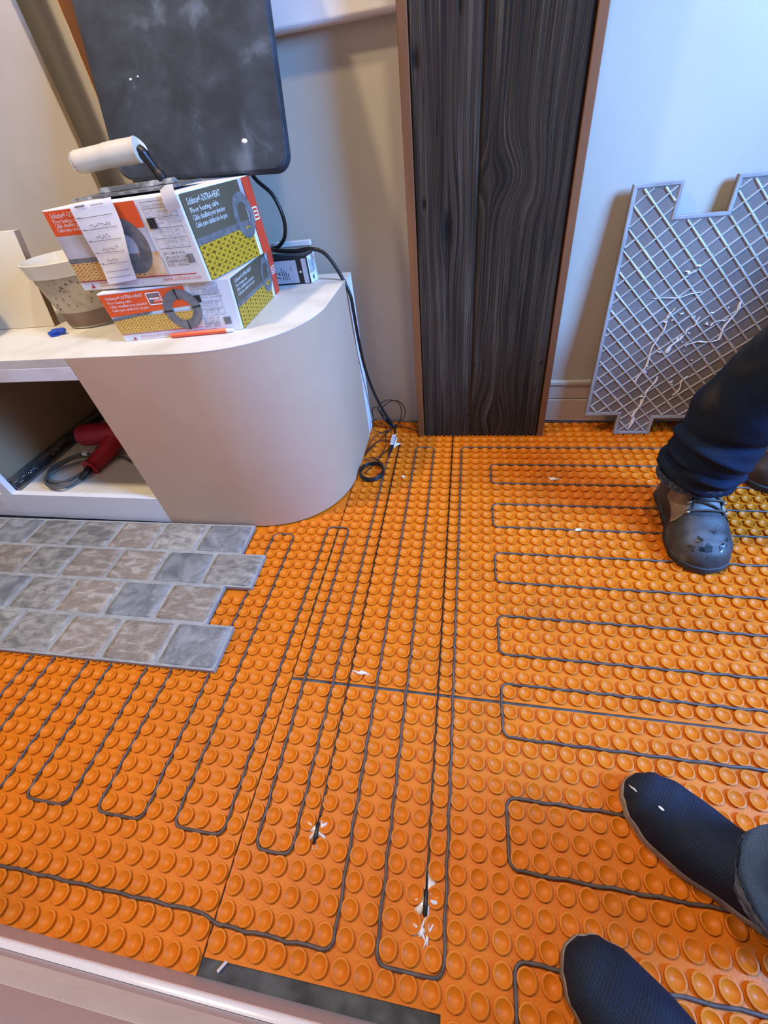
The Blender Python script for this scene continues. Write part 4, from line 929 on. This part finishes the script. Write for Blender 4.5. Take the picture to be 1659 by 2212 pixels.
class Foot:
    """loft from heel (0) to toe (1) along an axis; height profile with flat bottom"""
    def __init__(s, toe, ang, L, wid, hgt, z0, ew=.8, eh=.75):
        s.toe = Vector((toe[0], toe[1], 0)); s.d = Vector((math.cos(ang), math.sin(ang), 0)); s.n = Vector((-s.d.y, s.d.x, 0)); s.L = L; s.w = wid; s.h = hgt; s.z0 = z0; s.ew = ew; s.eh = eh
    def bend(s, t): return .006*math.sin(t*PI)
    def pt(s, t, a, off=0.0):      # a from 0 (right) over the top to pi (left)
        w_, h_ = lerp(s.w, t)+off, lerp(s.h, t)+off
        ca, sa = math.cos(a), math.sin(a)
        x = math.copysign(abs(ca)**s.ew, ca)*w_ + s.bend(t); z = s.z0+max(0, sa)**s.eh*h_
        return s.toe - s.d*s.L*(1-t) + s.n*x + Vector((0, 0, z))
    def upper(s, mb, nt=44, na=28, uvs=True, t0=0.0, t1=1.0, a0=0.0, a1=PI, off=0.0):
        mb.grid(lambda u, v: s.pt(t0+(t1-t0)*v, a0+(a1-a0)*u, off), na, nt, uvs=uvs)
    def sole(s, mb, zb, zt, grow, nt=40):
        pts = []
        for k in range(nt+1):
            t = k/nt; pts.append(s.toe-s.d*s.L*(1-t)+s.n*(lerp(s.w, t)+grow+s.bend(t)) + s.d*(grow*(2*t-1)))
        for k in range(nt, -1, -1):
            t = k/nt; pts.append(s.toe-s.d*s.L*(1-t)-s.n*(lerp(s.w, t)+grow-s.bend(t)) + s.d*(grow*(2*t-1)))
        mb.prism([(p.x, p.y) for p in reversed(pts)], zb, zt)
ZF = .0058
BW = [(0, .004), (.02, .022), (.08, .034), (.25, .038), (.45, .043), (.68, .056), (.82, .055), (.92, .044), (.975, .026), (1, .004)]
BHt = [(0, .09), (.03, .115), (.12, .13), (.40, .130), (.52, .108), (.64, .080), (.78, .064), (.88, .054), (.95, .040), (.985, .025), (1, .006)]
# worker
wk = thing('person', 'crouching worker in dark stained jeans and worn black lace-up boots', 'person', (.75, -.1, ZF))
def boot(foot, par, laced, mu):
    bt = MB(); foot.upper(bt); o = put('boot', bt, mu, par, smooth=True)
    s_ = MB(); foot.sole(s_, ZF, foot.z0+.004, .003); put('sole', s_, M_sole, o, smooth=True, angle=40, bevel=.003)
    if not laced: return o
    for a0, a1 in ((.25, 1.08), (2.06, 2.9)):
        q = MB(); q.grid(lambda u, v: foot.pt(.30+(.335-.13*abs(u-.5)**2*4*.35)*v, a0+(a1-a0)*u, .0022), 12, 14); put('tan_panel', q, M_boottan, o, smooth=True)
    q = MB(); q.grid(lambda u, v: foot.pt(.36+.27*v, 1.18+.78*u, .0012), 8, 10); put('tongue', q, mat('tongue_grey', (.10, .10, .10), (.2, .2, .2), rough=.6, scale=20), o, smooth=True)
    for k, t in enumerate((.50, .565, .625)):
        e1, e2 = foot.pt(t, 1.02, .005), foot.pt(t, 2.12, .005)
        for e in (e1, e2): put('lace_ring', MB().tube([e-foot.d*.004, e+foot.d*.004], .0042, 8), M_eye, o, smooth=True)
        tops = [foot.pt(t+(.012*(1-abs(x-1.57)/.55) if k else 0), x, .007) for x in (1.02, 1.3, 1.57, 1.85, 2.12)]
        put('lace', MB().tube(spline(tops, 4), .0024, 6), M_lace, o, smooth=True)
        if k: put('lace', MB().tube(spline([foot.pt(t, 1.02, .006), foot.pt(t-.03, 1.57, .0085), foot.pt(t-.062, 2.12, .006)], 5), .0024, 6), M_lace, o, smooth=True)
    q = MB()
    for t, a, r in ((.86, 1.9, .008), (.90, 1.2, .010), (.80, 1.5, .006), (.93, 1.75, .012), (.9, 2.3, .008), (.84, 1.1, .005)):
        cc = foot.pt(t, a, .0012)
        rim = [foot.pt(t+.045*r/.01*math.cos(x)*(.6+.4*math.sin(3*x+t*50)), a+.22*r/.01*math.sin(x)*(.6+.4*math.cos(2*x+a*9)), .0012) for x in [2*PI*k/12 for k in range(12)]]
        i = len(q.v); q.v += [tuple(p) for p in rim]; q.f.append(tuple(range(i, i+12)))
    put('scuffed_patches', q, mat('bare_toe_cap', (.010, .010, .011), rough=.3, coat=.5), o)
    return o
f1 = Foot((.583, -.398), math.radians(-90-1.5), .285, [(t, w_*1.10) for t, w_ in BW], BHt, ZF+.014)
boot(f1, wk, True, M_boot)
f2 = Foot((.800, -.075), math.radians(200), .285, [(t, w_*1.08) for t, w_ in BW], BHt, ZF+.014)
boot(f2, wk, False, M_bootbr)
jm = MB()
fold1 = [(.03, .012, .010, .012, .4), (.07, .012, .017, .03, 2.2), (.11, .012, -.012, .03, 4.2), (.15, .014, .015, -.03, 5.2), (.21, .018, .014, .04, 3.5), (.27, .014, -.010, .03, 5.0), (.34, .03, .012, -.04, 1.0)]
c1, R1, _ = limb(jm, [(.568, -.222, .150), (.572, -.224, .19), (.583, -.222, .25), (.600, -.226, .34), (.640, -.246, .455), (.74, -.22, .50), (.92, -.08, .44), (1.08, -.02, .40), (1.17, .0, .40)], [.072, .077, .081, .086, .084, .088, .098, .12, .14], n=10, folds=fold1)
c2, R2, _ = limb(jm, [(.985, -.005, .12), (1.0, -.01, .25), (.99, -.10, .46), (1.08, -.05, .48), (1.18, .03, .42), (1.22, .03, .41)], [.075, .080, .085, .09, .12, .14], n=10, folds=fold1)
limb(jm, [(1.20, .03, .33), (1.21, .03, .40), (1.23, .03, .52), (1.24, .03, .62)], [.13, .165, .16, .15], n=6)
jo = put('jeans', jm, M_jean, wk, smooth=True)
hm = MB(); c = c1[0]; seg = 48
hm.grid(lambda u, v: tuple(c1[0]+Vector((math.cos(2*PI*u), math.sin(2*PI*u), 0))*(R1[0]+.004+.0007*math.sin(2*PI*u*30))+Vector((0, 0, -.004+.018*v))+(c1[1]-c1[0])*v), 72, 3, closed_u=True)
put('hem', hm, M_stitch, jo, smooth=True)
# photographer
ph_ = thing('person', 'standing person in navy knit slip-on shoes and faded jeans at the lower right', 'person', (.42, -1.08, ZF))
SWd = [(0, .004), (.02, .020), (.08, .031), (.25, .036), (.45, .041), (.66, .050), (.80, .050), (.91, .040), (.97, .024), (1, .004)]
SHt = [(0, .05), (.03, .065), (.12, .075), (.35, .082), (.5, .074), (.66, .060), (.80, .050), (.90, .042), (.96, .031), (.99, .018), (1, .004)]
def shoe(foot):
    q = MB(); foot.upper(q); o = put('shoe', q, M_knit, ph_, smooth=True)
    q = MB(); foot.sole(q, ZF, foot.z0+.005, .0010); put('sole', q, M_solec, o, smooth=True, angle=40, bevel=.003)
    return o
g1 = Foot((.306, -.848), math.radians(180-37), .285, SWd, SHt, ZF+.016); s1 = shoe(g1)
g2 = Foot((.186, -1.052), math.radians(180-33), .285, SWd, SHt, ZF+.016); s2 = shoe(g2)
for t, a, r in ((.965, 1.2, .006), (.84, 1.35, .004), (.66, 2.62, .005)):
    q = MB(); rim = [g1.pt(t+.02*math.cos(x)*r/.006, a+.05*math.sin(x)*r/.006, .001) for x in [2*PI*k/10 for k in range(10)]]
    q.v = [tuple(p) for p in rim]; q.f = [tuple(range(10))]; put('plaster_fleck', q, M_white, s1)
jm = MB(); fold2 = [(.06, .02, .006, .03, 1.0), (.15, .03, .008, -.03, 4.0), (.3, .04, .006, .04, 2.0)]
a1_ = g1.toe-g1.d*.192; a2_ = g2.toe-g2.d*.200
k1, r1, _ = limb(jm, [(a1_.x, a1_.y, .075), (a1_.x+.004, a1_.y-.002, .13), (a1_.x+.02, a1_.y-.012, .25), (a1_.x+.06, a1_.y-.04, .48), (.66, -1.16, .80), (.66, -1.20, .92)], [.063, .066, .070, .078, .095, .12], folds=fold2)
k2, r2, _ = limb(jm, [(a2_.x, a2_.y, .075), (a2_.x+.004, a2_.y-.004, .13), (a2_.x+.03, a2_.y-.02, .25), (a2_.x+.12, a2_.y-.08, .48), (.60, -1.34, .80), (.62, -1.32, .92)], [.063, .066, .070, .078, .095, .12], folds=fold2)
jo2 = put('jeans', jm, M_jean2, ph_, smooth=True)
for kk, rr_ in ((k1, r1), (k2, r2)):
    hm = MB(); hm.grid(lambda u, v: tuple(kk[0]+Vector((math.cos(2*PI*u), math.sin(2*PI*u), 0))*(rr_[0]+.004+.0005*math.sin(2*PI*u*40))+Vector((0, 0, -.004+.022*v))), 90, 3, closed_u=True)
    put('hem', hm, mat('faded_hem', (.05, .075, .12), (.17, .22, .28), rough=.85, scale=90, lo=.42, hi=.6), jo2, smooth=True)

def upper_body(par, hip, chest, neck, head, r, shirt, hands):
    m = MB(); limb(m, [hip, Vector(hip).lerp(Vector(chest), .5), chest, neck, Vector(neck).lerp(Vector(head), .35)], [r*.95, r*1.0, r*1.08, r*.55, r*.36], n=8)
    for sgn, (el, wr) in zip((-1, 1), hands):
        ax = (Vector(neck)-Vector(hip)).normalized(); sd = ax.cross(Vector(par['face'])).normalized()*sgn
        sh = Vector(chest).lerp(Vector(neck), .45)+sd*r*.95
        limb(m, [sh, Vector(sh).lerp(Vector(el), .5), el, Vector(el).lerp(Vector(wr), .6), wr], [.062, .056, .050, .042, .034], n=6)
        par['wr%d' % sgn] = wr
    put('shirt', m, shirt, par, smooth=True)
    m = MB(); h = Vector(head)
    m.lathe([(.03, -.125), (.055, -.10), (.068, -.05), (.075, .0), (.074, .05), (.055, .10), (.02, .118)], tuple(h), 24, True)
    for sgn in (-1, 1):
        wr = Vector(par['wr%d' % sgn]); m.tube(spline([wr, wr+Vector((-.02, 0, -.03)), wr+Vector((-.04, 0, -.06))], 3), [.028, .036, .026], 10)
        for q in range(5): m.tube([wr+Vector((-.03, (q-2)*.014, -.05)), wr+Vector((-.05, (q-2)*.016, -.09)), wr+Vector((-.045, (q-2)*.016, -.125))], [.009, .0085, .007], 8)
    put('body', m, M_skin, par, smooth=True)
    m = MB(); m.lathe([(.079, -.03), (.082, .03), (.066, .095), (.028, .126)], tuple(h+Vector((.006, 0, .004))), 24, True); put('hair', m, M_bootbr, par, smooth=True)
    for sgn in (-1, 1): del par['wr%d' % sgn]
    del par['face']
M_skin = mat('skin', (.55, .33, .24), (.50, .29, .2), rough=.5, scale=20)
M_shirt = mat('dark_work_shirt', (.05, .055, .065), (.07, .075, .085), rough=.85, scale=20)
wk['face'] = (-1, -.1, 0)
upper_body(wk, (1.24, .03, .55), (1.17, .03, .82), (1.11, .03, .98), (1.08, .03, 1.10), .135, M_shirt, [((1.06, -.08, .66), (.96, -.05, .58)), ((1.06, .13, .66), (.98, .12, .58))])
